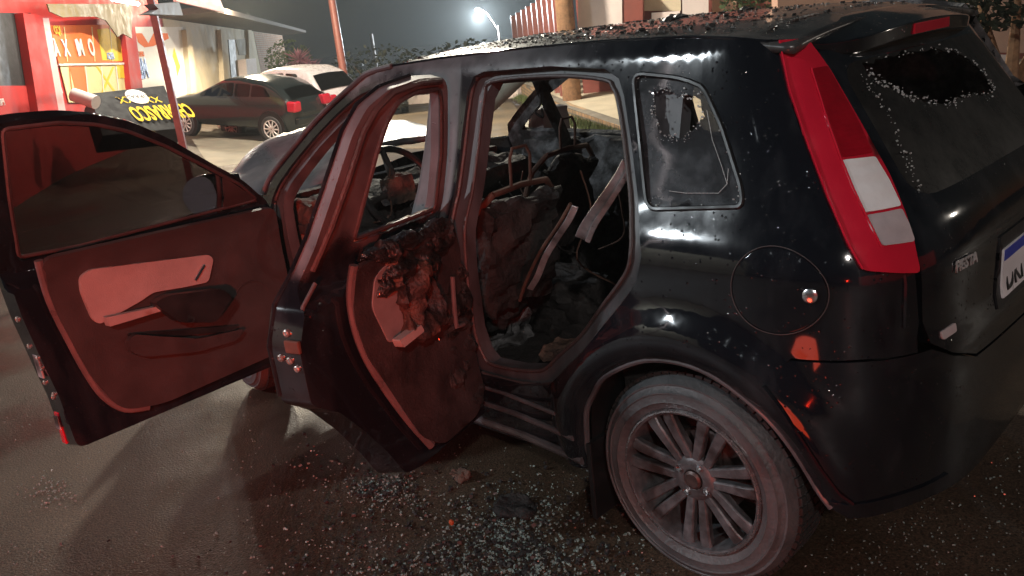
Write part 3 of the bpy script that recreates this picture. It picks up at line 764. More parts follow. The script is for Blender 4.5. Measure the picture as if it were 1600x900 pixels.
wheel(2.549, .780, math.radians(-9))
wheel(0, .80, 0, -1); wheel(2.549, .78, 0, -1)

# front: wings, bonnet, nose
def fz(x): return interp(x, [(2.09, .985), (2.4, .965), (2.9, .90), (3.15, .82), (3.3, .70), (3.38, .55)])
def FB(x, z):
    w = Wd(z)-.05*max(0, (x-.8)/1.3)**2; w *= (1-.55*ss(2.95, 3.42, x))
    r = math.hypot(x-2.549, z-.3); w += .018*ss(.47, .44, r)
    return Vector((x, w, z))
def FBR(x, z): p = FB(x, z); return Vector((p.x, -p.y, p.z))
fw = [(2.105, .30), (2.105, .985), (2.4, .962), (2.9, .895), (3.12, .82), (3.30, .70), (3.36, .50), (3.30, .25), (2.93, .25), (2.90, .42), (2.80, .56), (2.70, .64), (2.549, .675), (2.40, .64), (2.28, .55), (2.20, .42), (2.18, .25)]
panel('front_wing', fw, [], FB, .02, 'black_paint', car, step=.045, bevel=.005)
panel('front_wing', fw, [], FBR, .02, 'black_paint', car, step=.06, bevel=.005)
def bonnet():
    V = []; F = []; nx, ny = 26, 26
    for i in range(nx+1):
        x = lerp(2.30, 3.28, i/nx)
        for j in range(ny+1):
            t = -1+2*j/ny; w = .66*(1-.35*ss(2.9, 3.35, x)); y = w*t
            z = interp(x, [(2.3, 1.035), (2.7, 1.075), (3.1, 1.115), (3.2, 1.10), (3.28, 1.05)])+.025*(1-t*t)-.26*max(0, t)**1.2
            z += .030*noise.noise(Vector((x*3.3, y*3.3, 5)))+.012*noise.noise(Vector((x*9, y*9, 3)))
            V.append((x, y, z))
    k = ny+1
    for i in range(nx):
        for j in range(ny): F.append((i*k+j, (i+1)*k+j, (i+1)*k+j+1, i*k+j+1))
    m_ = MB().add(V, F); o = m_.build('bonnet', 'ash_paint', car)
    md = o.modifiers.new('t', 'SOLIDIFY'); md.thickness = .03; md.offset = -1
mat('ash_paint', (.13, .13, .14), .36, .35, var=.5, scale=5, c2=(.27, .24, .25), c2thr=.52, bump=.25, bscale=25)
bonnet()
m_ = MB(); V = []
for y in [i*.1 for i in range(-7, 8)]:
    xx = 3.40-.25*(abs(y)/.7)**2.5; V += [(xx-.06, y, .80), (xx, y, .62), (xx+.02, y, .45), (xx-.02, y, .24)]
F = [(4*i+j, 4*i+j+1, 4*i+5+j, 4*i+4+j) for i in range(14) for j in range(3)]
m_.add(V, F).build('front_bumper', 'black_paint', car)

# ------------------------------------------------------- interior
MB().box((.95, 0, .27), (2.3, 1.42, .06)).box((-.30, 0, .40), (.50, 1.1, .06)).build('floor_pan', 'char', car)
MB().box((1.2, -.30, .17), (1.75, .85, .14)).build('underbody_light_block', 'char', car)  # added box that blocks lamp light passing under the car
MB().box((1.25, -.60, .13), (2.0, .12, .24)).build('sill_light_block', 'char', car)  # added low block, stops lamp light streaking across the ground below
MB().box((2.16, 0, .62), (.06, 1.36, .66)).build('bulkhead', 'char', car)
lump('dashboard', (1.93, 0, .80), (.42, 1.32, .26), 'char', car, .05, 3)
lump('dashboard_end', (1.95, .56, .80), (.26, .16, .28), 'foam', car, .03, 4)
lump('centre_console', (1.35, 0, .42), (.9, .26, .24), 'char', car, .05, 5)
lump('debris_heap', (1.45, .35, .34), (.55, .5, .14), 'ash', car, .06, 6)
lump('debris_heap', (.62, .1, .36), (.4, 1.1, .14), 'char', car, .08, 7)
# steering wheel
def steering():
    ctr = Vector((1.66, .37, .955)); ax = Vector((-.90, 0, .43)).normalized(); a = Vector((0, 1, 0)); b = ax.cross(a)
    P = [ctr+(a*math.cos(t)+b*math.sin(t))*.178 for t in [2*PI*i/40 for i in range(40)]]
    s = MB().tube(P, .0145, 10, True).build('steering_wheel', 'dark_plastic', car)
    m_ = MB()
    for t in (0.15, PI-.15, -PI/2-.0): m_.bar(ctr-ax*.01, ctr+(a*math.cos(t)+b*math.sin(t))*.172, .022, 8, .012)
    m_.build('wheel_spoke', 'char', s)
    lump('wheel_hub', ctr+ax*(-.015), (.07, .15, .13), 'foam', s, .02, 8)
    MB().bar(ctr-ax*.02, ctr-ax*.30, .03).build('steering_column', 'char', s)
steering()
def seat(x, y, seed, right=False):
    s = lump('front_seat', (x+.14, y, .50), (.50, .46, .14), 'char', car, .045, seed)
    b = lump('seat_back', (x-.20, y, .74), (.10, .40, .46), 'char', s, .045, seed+1, rot=-.30)
    m_ = MB()
    for g in (-1, 1):
        m_.tube([(x-.06, y+.21*g, .50), (x-.13, y+.22*g, .70), (x-.24, y+.21*g, .93), (x-.27, y+.14*g, .99)], .013)
    m_.tube([(x-.27, y+.14, .99), (x-.275, y, 1.0), (x-.27, y-.14, .99)], .012)
    m_.build('seat_frame', 'rust', s)
    hp = [(x-.275, y+.05, .99), (x-.285, y+.052, 1.10), (x-.285, y+.035, 1.135), (x-.285, y-.035, 1.135), (x-.285, y-.052, 1.10), (x-.275, y-.05, .99)]
    MB().tube(hp, .006).build('headrest_rod', 'rust', s)
    return s
mat('foam_dark', (.075, .036, .026), .6, var=.8, scale=16, bump=1., bscale=50, c2=(.015, .012, .012), c2thr=.47)
seat(1.22, .37, 11)
s2 = seat(1.62, -.36, 13, True)
# rear seat: buckled steel shell of the bench and its backrest
rs = lump('rear_seat', (.50, -.02, .42), (.50, 1.2, .16), 'char', car, .05, 21)
lump('seat_back', (.16, -.05, .72), (.10, 1.1, .50), 'char', rs, .05, 22, rot=-.30)
def blade(name, P, wv, th, mt, parent):
    P = [Vector(p) for p in P]; m_ = MB(); V = []
    for i, p in enumerate(P):
        t = (P[min(i+1, len(P)-1)]-P[max(0, i-1)]).normalized(); sd = Vector(wv[i]) if isinstance(wv[0], (tuple, list)) else Vector(wv)
        n = t.cross(sd).normalized()*th
        V += [p-sd+n, p+sd+n, p+sd-n, p-sd-n]
    F = [(4*i+k, 4*i+(k+1) % 4, 4*i+4+(k+1) % 4, 4*i+4+k) for i in range(len(P)-1) for k in range(4)]+[(0, 1, 2, 3), tuple(4*(len(P)-1)+k for k in (3, 2, 1, 0))]
    return m_.add(V, F).build(name, mt, parent, bevel=.002)
def aty(u, v, y): d = ray(u, v); return CAM+d*((y-CAM.y)/d.y)
blade('seat_side_panel', spline([aty(982, 252, .66), aty(970, 275, .66), aty(945, 312, .65), aty(918, 350, .64), aty(907, 372, .63)], 4), (.014, .008, .008), .003, 'bare_steel', rs)
blade('seat_side_panel', spline([aty(899, 322, .60), aty(888, 345, .60), aty(868, 375, .60), aty(852, 402, .59), aty(840, 432, .58), aty(828, 452, .58)], 4), (.008, .006, .004), .003, 'bare_steel', rs)
blade('seat_side_panel', spline([aty(990, 252, .67), aty(978, 276, .67), aty(955, 312, .66), aty(930, 350, .65), aty(918, 378, .64)], 4), (.006, .004, .004), .003, 'bare_steel', rs)
MB().tube(spline([aty(892, 318, .60), aty(872, 352, .60), aty(845, 392, .59), aty(822, 440, .58), aty(812, 470, .57)], 4), .006).build('seat_frame', 'rust', rs)
blade('seat_side_panel', spline([aty(728, 415, .45), aty(726, 440, .45), aty(723, 468, .45)], 4), (.008, .008, .002), .002, 'bare_steel', rs)
lump('seat_cushion_remains', aty(872, 548, .60), (.10, .12, .05), 'foam', rs, .02, 25)
lump('parcel_shelf', (-.10, 0, .93), (.32, 1.15, .03), 'char', car, .03, 26)
# rear inner trim in front of the wheel housing
lump('wheel_housing', (.02, .60, .62), (.58, .22, .50), 'char', car, .02, 27)
lump('wheel_housing', (.02, -.60, .62), (.58, .22, .50), 'char', car, .02, 28)
rn = random.Random(5)
for i in range(9):
    x_, y_ = rn.uniform(.5, 1.7), rn.uniform(-.4, .5); L_ = rn.uniform(.15, .4); p0 = Vector((x_, y_, rn.uniform(.85, 1.05)))
    MB().tube(spline([p0, p0+Vector((rn.uniform(-.06, .06), rn.uniform(-.05, .05), -L_*.4)), p0+Vector((rn.uniform(-.12, .12), rn.uniform(-.1, .1), -L_*.8)), p0+Vector((rn.uniform(-.2, .2), rn.uniform(-.1, .1), -L_))], 5), .0035, 6).build('hanging_wire', 'rust' if i % 2 else 'char', car)
# seat belt and hanging lining at the right front pillar
MB().tube(spline([(1.75, -.64, 1.30), (1.70, -.66, 1.15), (1.62, -.66, .98), (1.58, -.62, .80)], 5), [.045]*16, 8, flat=.4).build('hanging_lining', 'char', car)
MB().tube(spline([(1.70, -.60, 1.22), (1.69, -.58, 1.17), (1.71, -.56, 1.14), (1.68, -.58, 1.11), (1.70, -.6, 1.15)], 5), .006).build('hanging_wire', 'char', car)
# remnants of the windscreen along the right pillar, with a crumbled edge
def screen():
    m_ = MB(); V = []; n = 40
    for i in range(n+1):
        t = i/n; a = Vector((2.30, -.62, 1.00)).lerp(Vector((1.58, -.60, 1.40)), t)
        wd = .05+.03*noise.noise(Vector((t*9, 0, 0)))+.035*(1-t)
        tw = Vector((.07, .02, .045))
        V += [a, a+tw.normalized()*wd*1.6+Vector((0, 0, .01*noise.noise(Vector((t*30, 1, 0)))))]
    F = [(2*i, 2*i+1, 2*i+3, 2*i+2) for i in range(n)]
    o = m_.add(V, F).build('windscreen', 'crazed_glass', car)
    o.modifiers.new('t', 'SOLIDIFY').thickness = .006
screen()
# right door mirror seen through the cabin
mr = lump('door_mirror', (1.93, -.90, 1.035), (.12, .24, .19), 'grey_plastic', car, .01, 31)

# ------------------------------------------------------- doors
def door_hit(u, v, hx, hy, ang, off=0.):
    a = math.radians(ang); Rm = Matrix.Rotation(a, 3, 'Z'); Hh = Vector((hx, hy, 0))
    O = Rm @ (CAM-Hh)+Hh; d = Rm @ ray(u, v); t = 0; pv = None
    while t < 6:
        t += .005; P = O+d*t; g = P.y-(Wd(P.z)-off)
        if pv is not None and (g > 0) != (pv > 0) and .1 < P.z < 1.49: return Vector((P.x, P.z))
        pv = g
    raise ValueError(('door', u, v))
def D(s, z, off=0): return Vector((s, Wd(z)-off, z))
mat('char_wet', (.014, .011, .010), .35, var=.8, scale=20, bump=1., bscale=60, coat=.5)
mat('foam_dark', (.085, .040, .028), .6, var=.8, scale=16, bump=1., bscale=50, c2=(.015, .012, .012), c2thr=.5)
def make_door(hx, hy, ang, outline, hole, name, mt='inner_paint'):
    def T(s, z): return lerp(.105, .034, ss(.90, .980, z))
    o = panel(name, outline, [hole] if hole else [], lambda s, z: D(s, z)-Vector((hx, hy, 0)), T, mt, car, step=.03, bevel=.007)
    o.location = (hx, hy, 0); o.rotation_euler = (0, 0, -math.radians(ang))
    return o
FD = (2.03, .79, 85); RD = (.93, .79, 75)
def fdh(L, off=0.): return [door_hit(u, v, *FD, off) for u, v in L]
def rdh(L, off=0.): return [door_hit(u, v, *RD, off) for u, v in L]
def dfn(hx, hy, off): return lambda s, z: D(s, z, off)-Vector((hx, hy, 0))
# front door
fd_out = rounded([(1.955, .30), (1.99, .36), (2.035, .60), (2.04, .93), (2.033, .985), (1.90, 1.10), (1.713, 1.226), (1.60, 1.31), (1.472, 1.385), (1.36, 1.425), (1.237, 1.450), (1.10, 1.458), (1.02, 1.455), (1.00, 1.43), (.985, 1.20), (.985, 1.0), (1.0, .8), (1.035, .5), (1.035, .305)], .03, 3)
fd_win = rounded([(1.98, .99), (1.89, 1.072), (1.70, 1.198), (1.585, 1.275), (1.455, 1.347), (1.345, 1.387), (1.23, 1.41), (1.06, 1.415), (1.045, 1.2), (1.05, 1.0), (1.25, .985)], .02, 3)
fd = make_door(*FD, fd_out, fd_win, 'front_door', 'black_paint')
panel('window_pane', [(p.x, p.y) for p in rounded([(1.80, .97), (1.80, 1.145), (1.70, 1.205), (1.585, 1.282), (1.455, 1.354), (1.345, 1.394), (1.23, 1.417), (1.05, 1.42), (1.035, 1.2), (1.04, .97)], .01)], [], dfn(*FD[:2], .018), .004, 'tinted_glass', fd, step=.06, bevel=0)
MB().tube([dfn(*FD[:2], .02)(s, z) for s, z in [(1.815, .97), (1.81, 1.05), (1.80, 1.15)]], .011).build('window_divider', 'inner_paint', fd)
panel('corner_cover', [(1.825, .985), (1.815, 1.12), (1.97, 1.00), (1.98, .985)], [], dfn(*FD[:2], .03), .01, 'door_plastic', fd, step=.03)
IO = .108
trim = panel('door_trim', rounded([(1.075, 1.0), (1.50, .985), (2.0, .965), (2.0, .60), (1.965, .43), (1.88, .375), (1.35, .365), (1.20, .40), (1.14, .55), (1.09, .80)], .05), [], dfn(*FD[:2], IO+.020), .016, 'door_plastic', fd, step=.04, bevel=.006)
MB().tube(spline([dfn(*FD[:2], IO+.022)(s, z) for s, z in [(1.075, .99), (1.085, .85), (1.11, .70), (1.135, .57), (1.165, .47), (1.22, .40), (1.30, .375)]], 4), .011, 8, flat=1.3).build('trim_edge', 'trim_lip', fd)
ins = [Vector(p) for p in fdh([(120, 432), (136, 420), (322, 397), (329, 404), (322, 440), (290, 447), (235, 456), (215, 470), (152, 506), (140, 498), (122, 455)], IO+.03)]
panel('trim_insert', rounded(ins, .018), [], dfn(*FD[:2], IO+.036), .012, 'door_fabric', fd, step=.03, bevel=.005)
q = fdh([(155, 494), (238, 476), (240, 484), (160, 508)], IO+.04)
panel('pull_edge', rounded(q, .005), [], dfn(*FD[:2], IO+.060), .03, 'door_fabric', fd, step=.03, bevel=.005)
q = fdh([(222, 470), (245, 458), (330, 448), (345, 462), (318, 500), (262, 500)], IO+.04)
panel('armrest', rounded(q, .02), [], dfn(*FD[:2], IO+.075), .05, 'dark_plastic', fd, step=.03, bevel=.01)
q = fdh([(298, 420), (310, 411), (324, 409), (324, 425), (315, 443), (298, 444)], IO+.045)
panel('handle_recess', rounded(q, .01), [], dfn(*FD[:2], IO+.040), .006, 'dark_plastic', fd, step=.03, bevel=.002)
a, b = [dfn(*FD[:2], IO+.052)(*p) for p in fdh([(318, 414), (303, 438)], IO+.05)]
MB().bar(a, b, .006).build('inner_handle', 'chrome', fd)
c = fdh([(393, 470)], IO+.03)[0]; cc = dfn(*FD[:2], IO+.024)(c.x, c.y)
MB().lathe([(0, .004), (.06, .004), (.075, .010), (.083, .012), (.088, .004), (.088, -.01)], cc, (0, -1, 0), 48).build('speaker_grille', 'door_plastic', fd)
q = fdh([(190, 530), (200, 520), (300, 528), (372, 512), (360, 530), (300, 548), (215, 556), (195, 548)], IO+.03)
panel('map_pocket', rounded(q, .02), [], dfn(*FD[:2], IO+.048), .03, 'door_plastic', fd, step=.03, bevel=.008)
q = fdh([(196, 522), (372, 508), (366, 517), (205, 531)], IO+.05)
panel('pocket_slot', rounded(q, .008), [], dfn(*FD[:2], IO+.051), .003, 'dark_plastic', fd, step=.03, bevel=0)
MB().tube([dfn(*FD[:2], IO+.021)(p.x, p.y) for p in fdh([(95, 400), (180, 385), (300, 362), (400, 345)], IO+.03)], .003, 6).build('trim_seam', 'dark_plastic', fd)
for u_, v_ in ((262, 466), (282, 463), (300, 462)):
    c_ = fdh([(u_, v_)], IO+.08)[0]; p_ = dfn(*FD[:2], IO+.078)(c_.x, c_.y); MB().box(p_, (.022, .008, .012)).build('window_switch', 'trim_lip', fd, bevel=.002)
for k_ in range(5):
    MB().tube([cc+Vector((math.cos(t)*(.014+.012*k_), -.006, math.sin(t)*(.014+.012*k_))) for t in [2*PI*i/32 for i in range(32)]], .0018, 6, True).build('speaker_ring', 'dark_plastic', fd)
for u_, v_ in ((128, 560), (415, 520), (150, 590)):
    c_ = fdh([(u_, v_)], IO+.02)[0]; MB().lathe([(0, .003), (.006, .003), (.008, 0)], dfn(*FD[:2], IO+.021)(c_.x, c_.y), (0, -1, 0), 12).build('trim_screw', 'screw', fd)
# latch gear on the shut face of a door; (z, depth) spots on the face x = edge
def screws(parent, F, edge, spots, off=.0):
    for z, dp, r in spots:
        x = edge(z); p = Vector((x, Wd(z)-dp, z))-Vector((F[0], F[1], 0))
        MB().lathe([(0, .006), (r*.45, .006), (r*.5, .002), (r*.6, .007), (r, .005), (r*1.05, -.004)], p, (-1, 0, 0), 16).build('screw', 'screw', parent)
fe = lambda z: interp(z, [(.3, 1.035), (.5, 1.035), (.8, 1.0), (1.0, .985)])
screws(fd, FD, fe, [(.80, .06, .010), (.70, .055, .009), (.62, .075, .011), (.56, .045, .009), (.52, .075, .009), (.505, .055, .009), (.66, .085, .008)])
x = fe(.62)
MB().box(Vector((x-.003, Wd(.63)-.062, .625))-Vector((FD[0], FD[1], 0)), (.008, .04, .085)).build('door_latch', 'bare_steel', fd, bevel=.003)
MB().box(Vector((x-.004, Wd(.42)-.06, .42))-Vector((FD[0], FD[1], 0)), (.006, .035, .05)).build('door_check', 'bare_steel', fd, bevel=.003)
MB().box(Vector((1.037, .785-.012, .385))-Vector((FD[0], FD[1], 0)), (.012, .03, .12)).build('edge_reflector', 'red_lens', fd, bevel=.002)
# outer mirror of the front door
mb = lump('door_mirror', D(1.86, 1.035)+Vector((.05, .13, 0))-Vector((FD[0], FD[1], 0)), (.10, .22, .155), 'black_paint', fd, .0, 32)
mc = D(1.86, 1.035)+Vector((-.010, .135, 0))-Vector((FD[0], FD[1], 0))
mc = D(1.86, 1.035)+Vector((-.055, .115, 0))-Vector((FD[0], FD[1], 0)); Rr = Matrix.Rotation(math.radians(8), 3, 'Z') @ Matrix.Rotation(math.radians(8), 3, 'Y')
V = [Rr @ Vector((0, math.cos(t)*.105, math.sin(t)*.080*(1-.10*math.cos(t)))) for t in [2*PI*i/32 for i in range(32)]]
MB().prism([mc+v for v in V], Rr @ Vector((.006, 0, 0))).build('mirror_glass', 'mirror_pale_reflection', fd, bevel=.002)
# rear door
rd_out = rounded([(.888, .29), (.905, .5), (.915, .9), (.905, 1.0), (.875, 1.25), (.85, 1.40), (.82, 1.432), (.70, 1.44), (.56, 1.425), (.47, 1.39), (.415, 1.330), (.35, 1.20), (.30, 1.08), (.255, .975), (.205, .92), (.165, .82), (.165, .66), (.25, .60), (.33, .50), (.39, .40), (.435, .305), (.50, .29)], .02, 3)
rd_win = rounded([(.455, 1.03), (.475, 1.12), (.515, 1.25), (.555, 1.33), (.60, 1.378), (.68, 1.395), (.80, 1.392), (.815, 1.36), (.84, 1.20), (.86, 1.02)], .02, 3)
rd = make_door(*RD, rd_out, rd_win, 'rear_door', 'burnt_door_paint')
panel('door_trim', rounded([(.37, .985), (.85, .975), (.88, .9), (.88, .40), (.80, .345), (.60, .34), (.52, .40), (.44, .58), (.37, .72), (.345, .85)], .03), [], dfn(*RD[:2], IO+.018), .014, 'door_plastic_dark', rd, step=.04, bevel=.005)
MB().tube(spline([dfn(*RD[:2], IO+.020)(s, z) for s, z in [(.365, .985), (.355, .90), (.36, .80), (.385, .70), (.44, .58), (.50, .46), (.555, .36)]], 4), .012, 8, flat=1.2).build('trim_edge', 'trim_lip', rd)
q = rdh([(583, 432), (600, 412), (668, 405), (682, 470), (660, 495), (640, 508), (606, 538), (590, 505), (578, 480)], IO+.03)
panel('trim_insert', rounded(q, .02), [], dfn(*RD[:2], IO+.026), .01, 'grey_plastic', rd, step=.03, bevel=.004)
q = rdh([(604, 530), (638, 506), (643, 516), (610, 542)], IO+.04)
panel('pull_edge', rounded(q, .006), [], dfn(*RD[:2], IO+.055), .03, 'door_fabric', rd, step=.03, bevel=.004)
c = rdh([(655, 470)], IO+.05)[0]
lump('melted_lining', dfn(*RD[:2], IO+.05)(c.x, c.y), (.18, .05, .20), 'foam_dark', rd, .045, 41)
c = rdh([(700, 440)], IO+.03)[0]
lump('melted_lining', dfn(*RD[:2], IO+.022)(.79, .80), (.20, .03, .36), 'char_wet', rd, .035, 43)
lump('melted_lining', dfn(*RD[:2], IO+.022)(.60, .93), (.34, .05, .12), 'char_wet', rd, .045, 44)
lump('melted_lining', dfn(*RD[:2], IO+.020)(.80, .52), (.16, .03, .30), 'char', rd, .04, 45)
MB().tube([dfn(*RD[:2], IO+.05)(*p) for p in ((.80, .82), (.785, .72), (.78, .66), (.82, .655))], .008).build('pull_rod', 'trim_lip', rd)
lump('melted_lining', dfn(*RD[:2], IO+.01)(.60, .985), (.42, .05, .04), 'char_wet', rd, .03, 42)
q = [dfn(*RD[:2], .03+.004*math.sin(i*1.7))(lerp(.46, .87, i/14), 1.024+.004*math.sin(i*2.3)) for i in range(15)]
MB().tube(q, [.006+.002*math.sin(i*3.1) for i in range(15)], 7).build('glass_stump', 'crazed_glass', rd)
re_ = lambda z: interp(z, [(.66, .165), (.82, .165), (.92, .205), (.975, .255)])
screws(rd, RD, re_, [(.855, .055, .010), (.79, .035, .010), (.785, .065, .010), (.765, .085, .009)])
MB().box(Vector((re_(.82)-.002, Wd(.82)-.085, .825))-Vector((RD[0], RD[1], 0)), (.012, .05, .035)).build('door_latch', 'rust', rd, bevel=.004)
MB().tube([D(s, z, -.002)-Vector((RD[0], RD[1], 0)) for s, z in [(.165, .68), (.165, .82), (.205, .92), (.255, .975), (.30, 1.08), (.35, 1.20), (.415, 1.33), (.47, 1.39), (.56, 1.425), (.70, 1.44)]], .006).build('edge_moulding', 'black_paint', rd)

MB().tube([D(p[0], p[1], .037)-Vector((RD[0], RD[1], 0)) for p in rd_win], .007, 6, True).build('window_seal', 'seal', rd)
MB().tube([D(s, z, .040)-Vector((RD[0], RD[1], 0)) for s, z in [(.30, .985), (.345, 1.09), (.395, 1.20), (.452, 1.32), (.50, 1.37), (.57, 1.405), (.70, 1.418), (.80, 1.412)]], .009, 8).build('door_seal', 'seal', rd)
MB().tube([D(s, z, .088)-Vector((RD[0], RD[1], 0)) for s, z in [(.175, .70), (.178, .82), (.215, .915), (.262, .965)]], .006, 8).build('door_seal', 'seal', rd)
MB().tube([D(p[0], p[1], .037)-Vector((FD[0], FD[1], 0)) for p in fd_win], .007, 6, True).build('window_seal', 'seal', fd)
# crumbs of burnt lining and broken glass lying on the roof
mat('crumb', (.04, .038, .036), .22, var=.8, scale=30, c2=(.35, .33, .30), c2thr=.62, bump=.3)
rnd = random.Random(3); m_ = MB()
for i in range(1700):
    x = min(1.36, max(-.12, rnd.gauss(.55, .42))); y = rnd.uniform(-.50, .54)
    if rnd.random() < .35: y = rnd.uniform(.3, .56)
    s = rnd.uniform(.002, .006)*(1.7 if rnd.random() < .05 else 1); z = roof_z(x, y)+s*.25
    R_ = Matrix.Rotation(rnd.uniform(0, 6), 3, 'Z') @ Matrix.Rotation(rnd.uniform(-.6, .6), 3, 'X')
    m_.box((x, y, z), (s*rnd.uniform(.8, 2.2), s*rnd.uniform(.6, 1.4), s*rnd.uniform(.25, .8)), R_)
for x, y in ((.42, .1), (.55, -.05), (.36, .25), (.30, -.1)):
    m_.lathe([(0, .016), (.012, .011), (.035, 0)], (x, y, roof_z(x, y)-.003), (0.2, 0, 1), 7)
tag(m_.build('roof_debris', 'crumb', smooth=False), 'charred crumbs and broken glass scattered on the burnt car roof', 'debris', kind='stuff')

# ================================================================ glass on the road
def shard_mat():
    mat('glass_bits', (.26, .34, .32), .06, var=.8, scale=400, coat=1., spec=1., rvar=.03)
    mat('dark_bits', (.03, .03, .03), .45, var=.8, scale=300)
    mat('orange_bits', (.55, .10, .03), .5); 
shard_mat()
gb, db = MB(), MB()
rnd = random.Random(11)
def bit(mb, p, s):
    R_ = Matrix.Rotation(rnd.uniform(0, 6.3), 3, 'Z') @ Matrix.Rotation(rnd.uniform(-.5, .5), 3, 'X') @ Matrix.Rotation(rnd.uniform(-.5, .5), 3, 'Y')
    mb.box((p.x, p.y, s*.35), (s, s*rnd.uniform(.5, 1.1), s*rnd.uniform(.35, .9)), R_)
clusters = [(600, 762, 32, 14, 420), (640, 790, 60, 16, 200), (805, 800, 45, 25, 380), (770, 840, 50, 22, 500), (800, 880, 90, 22, 1000), (650, 830, 130, 50, 260), (880, 850, 70, 45, 260), (520, 720, 60, 20, 90), (560, 880, 160, 30, 200), (900, 760, 60, 30, 90), (700, 905, 110, 20, 300)]
for u, v, su, sv, n in clusters:
    for _ in range(n):
        a, b = rnd.gauss(u, su), rnd.gauss(v, sv)
        if b < 560: continue
        p = gat(a, b)
        if rnd.random() < .72: bit(gb, p, rnd.choice((.0022, .003, .0038, .005, .0075)))
        else: bit(db, p, rnd.uniform(.004, .014))
for _ in range(1600):
    p = gat(rnd.uniform(-60, 1660), rnd.uniform(470, 940)); bit(gb, p, rnd.uniform(.002, .005))
for _ in range(90):
    p = gat(rnd.gauss(80, 22), rnd.gauss(768, 12)); bit(gb, p, rnd.uniform(.003, .008))  # this patch of crumbs stands in for a wet highlight on the road
for _ in range(160):
    p = gat(rnd.uniform(1320, 1600), rnd.uniform(700, 900)); bit(gb, p, rnd.uniform(.003, .006))
tag(gb.build('glass_crumbs', 'glass_bits', smooth=False), 'crumbs of shattered window glass scattered over the wet road', 'broken glass', kind='stuff')
tag(db.build('charred_crumbs', 'dark_bits', smooth=False), 'small black charred crumbs mixed with glass on the road below the open rear door', 'debris', kind='stuff')
def road_lump(name, u, v, d, mt, seed, label, cat, am=.02):
    p = gat(u, v); o = lump(name, (0, 0, 0), d, mt, None, am, seed, 3, fz=26, rnd_=.95); o.location = (p.x, p.y, d[2]*.35); tag(o, label, cat); return o
road_lump('melted_lump', 720, 745, (.10, .06, .035), 'foam', 51, 'pinkish melted lump lying on the road between the rear door and rear wheel', 'debris')
road_lump('charred_heap', 805, 795, (.17, .12, .03), 'char', 52, 'flat black charred heap amid the glass in front of the rear wheel', 'debris', .015)
road_lump('plastic_fragment', 706, 820, (.02, .014, .02), 'orange_bits', 53, 'small orange plastic fragment on the road, brightest among the glass crumbs', 'debris', .004)
road_lump('melted_rag', 725, 608, (.09, .07, .10), 'foam', 54, 'rusty red frayed rag hanging at the sill beside the rear door hinge', 'debris', .03).location.z = .33

# ================================================================ THE STREET BEHIND
mat('cream_wall', (.55, .47, .33), .85, var=.12, scale=2, bump=.2, bscale=30, c2=(.36, .30, .21), c2thr=.62)
mat('salmon_wall', (.50, .31, .23), .85, var=.1, scale=1.5, bump=.2, bscale=30, c2=(.40, .26, .20), c2thr=.6)
mat('white_wall', (.72, .62, .58), .8, var=.08, scale=2)
mat('red_wall', (.42, .018, .015), .8, var=.15, scale=3)
mat('dark_red', (.13, .018, .015), .6, var=.3, scale=3)
mat('maroon_wall', (.22, .06, .045), .8, var=.2, scale=3)
mat('shop_dark', (.012, .010, .010), .6, var=.5)
mat('roof_tile', (.055, .040, .032), .85, var=.4, scale=14, bump=.5)
mat('metal_post', (.30, .10, .08), .45, var=.25, scale=20)
mat('grey_post', (.26, .20, .19), .7, var=.3, scale=9)
mat('dark_post', (.035, .028, .028), .6, var=.3)
mat('sheet_grey', (.35, .35, .35), .55, var=.2)
mat('p_white', (.72, .70, .66), .85, var=.05, rvar=.05); mat('p_orange', (.72, .15, .03), .85, var=.08, rvar=.05); mat('p_yellow', (.75, .52, .03), .85, var=.08, rvar=.05)
mat('p_navy', (.02, .06, .22), .5); mat('p_pale', (.70, .60, .30), .85, var=.12, scale=4); mat('p_black', (.010, .010, .011), .8, var=.2); mat('p_olive', (.12, .085, .03), .7, var=.4, scale=5)
mat('p_pink', (.62, .30, .27), .6, var=.1)
mat('concrete', (.30, .27, .21), .85, var=.22, scale=3, bump=.25, bscale=60, c2=(.20, .18, .14), c2thr=.6)
mat('dirt_mat', (.17, .125, .075), .9, var=.25, scale=1.2, bump=.3, bscale=30, c2=(.11, .085, .055), c2thr=.55)
mat('pavement_mat', (.42, .36, .26), .8, var=.18, scale=2, bump=.2, bscale=60)
mat('gravel_mat', (.36, .34, .28), .85, var=.6, scale=40, bump=1., bscale=90)
mat('grass_mat', (.09, .12, .03), .7, var=.5, scale=20)
mat('leaf', (.05, .075, .025), .6, var=.5, scale=8); mat('dark_leaf', (.020, .028, .014), .6, var=.5, scale=8); mat('purple_leaf', (.27, .11, .15), .5, var=.5, scale=10)
mat('bark', (.30, .16, .08), .85, var=.4, scale=12, bump=.6)
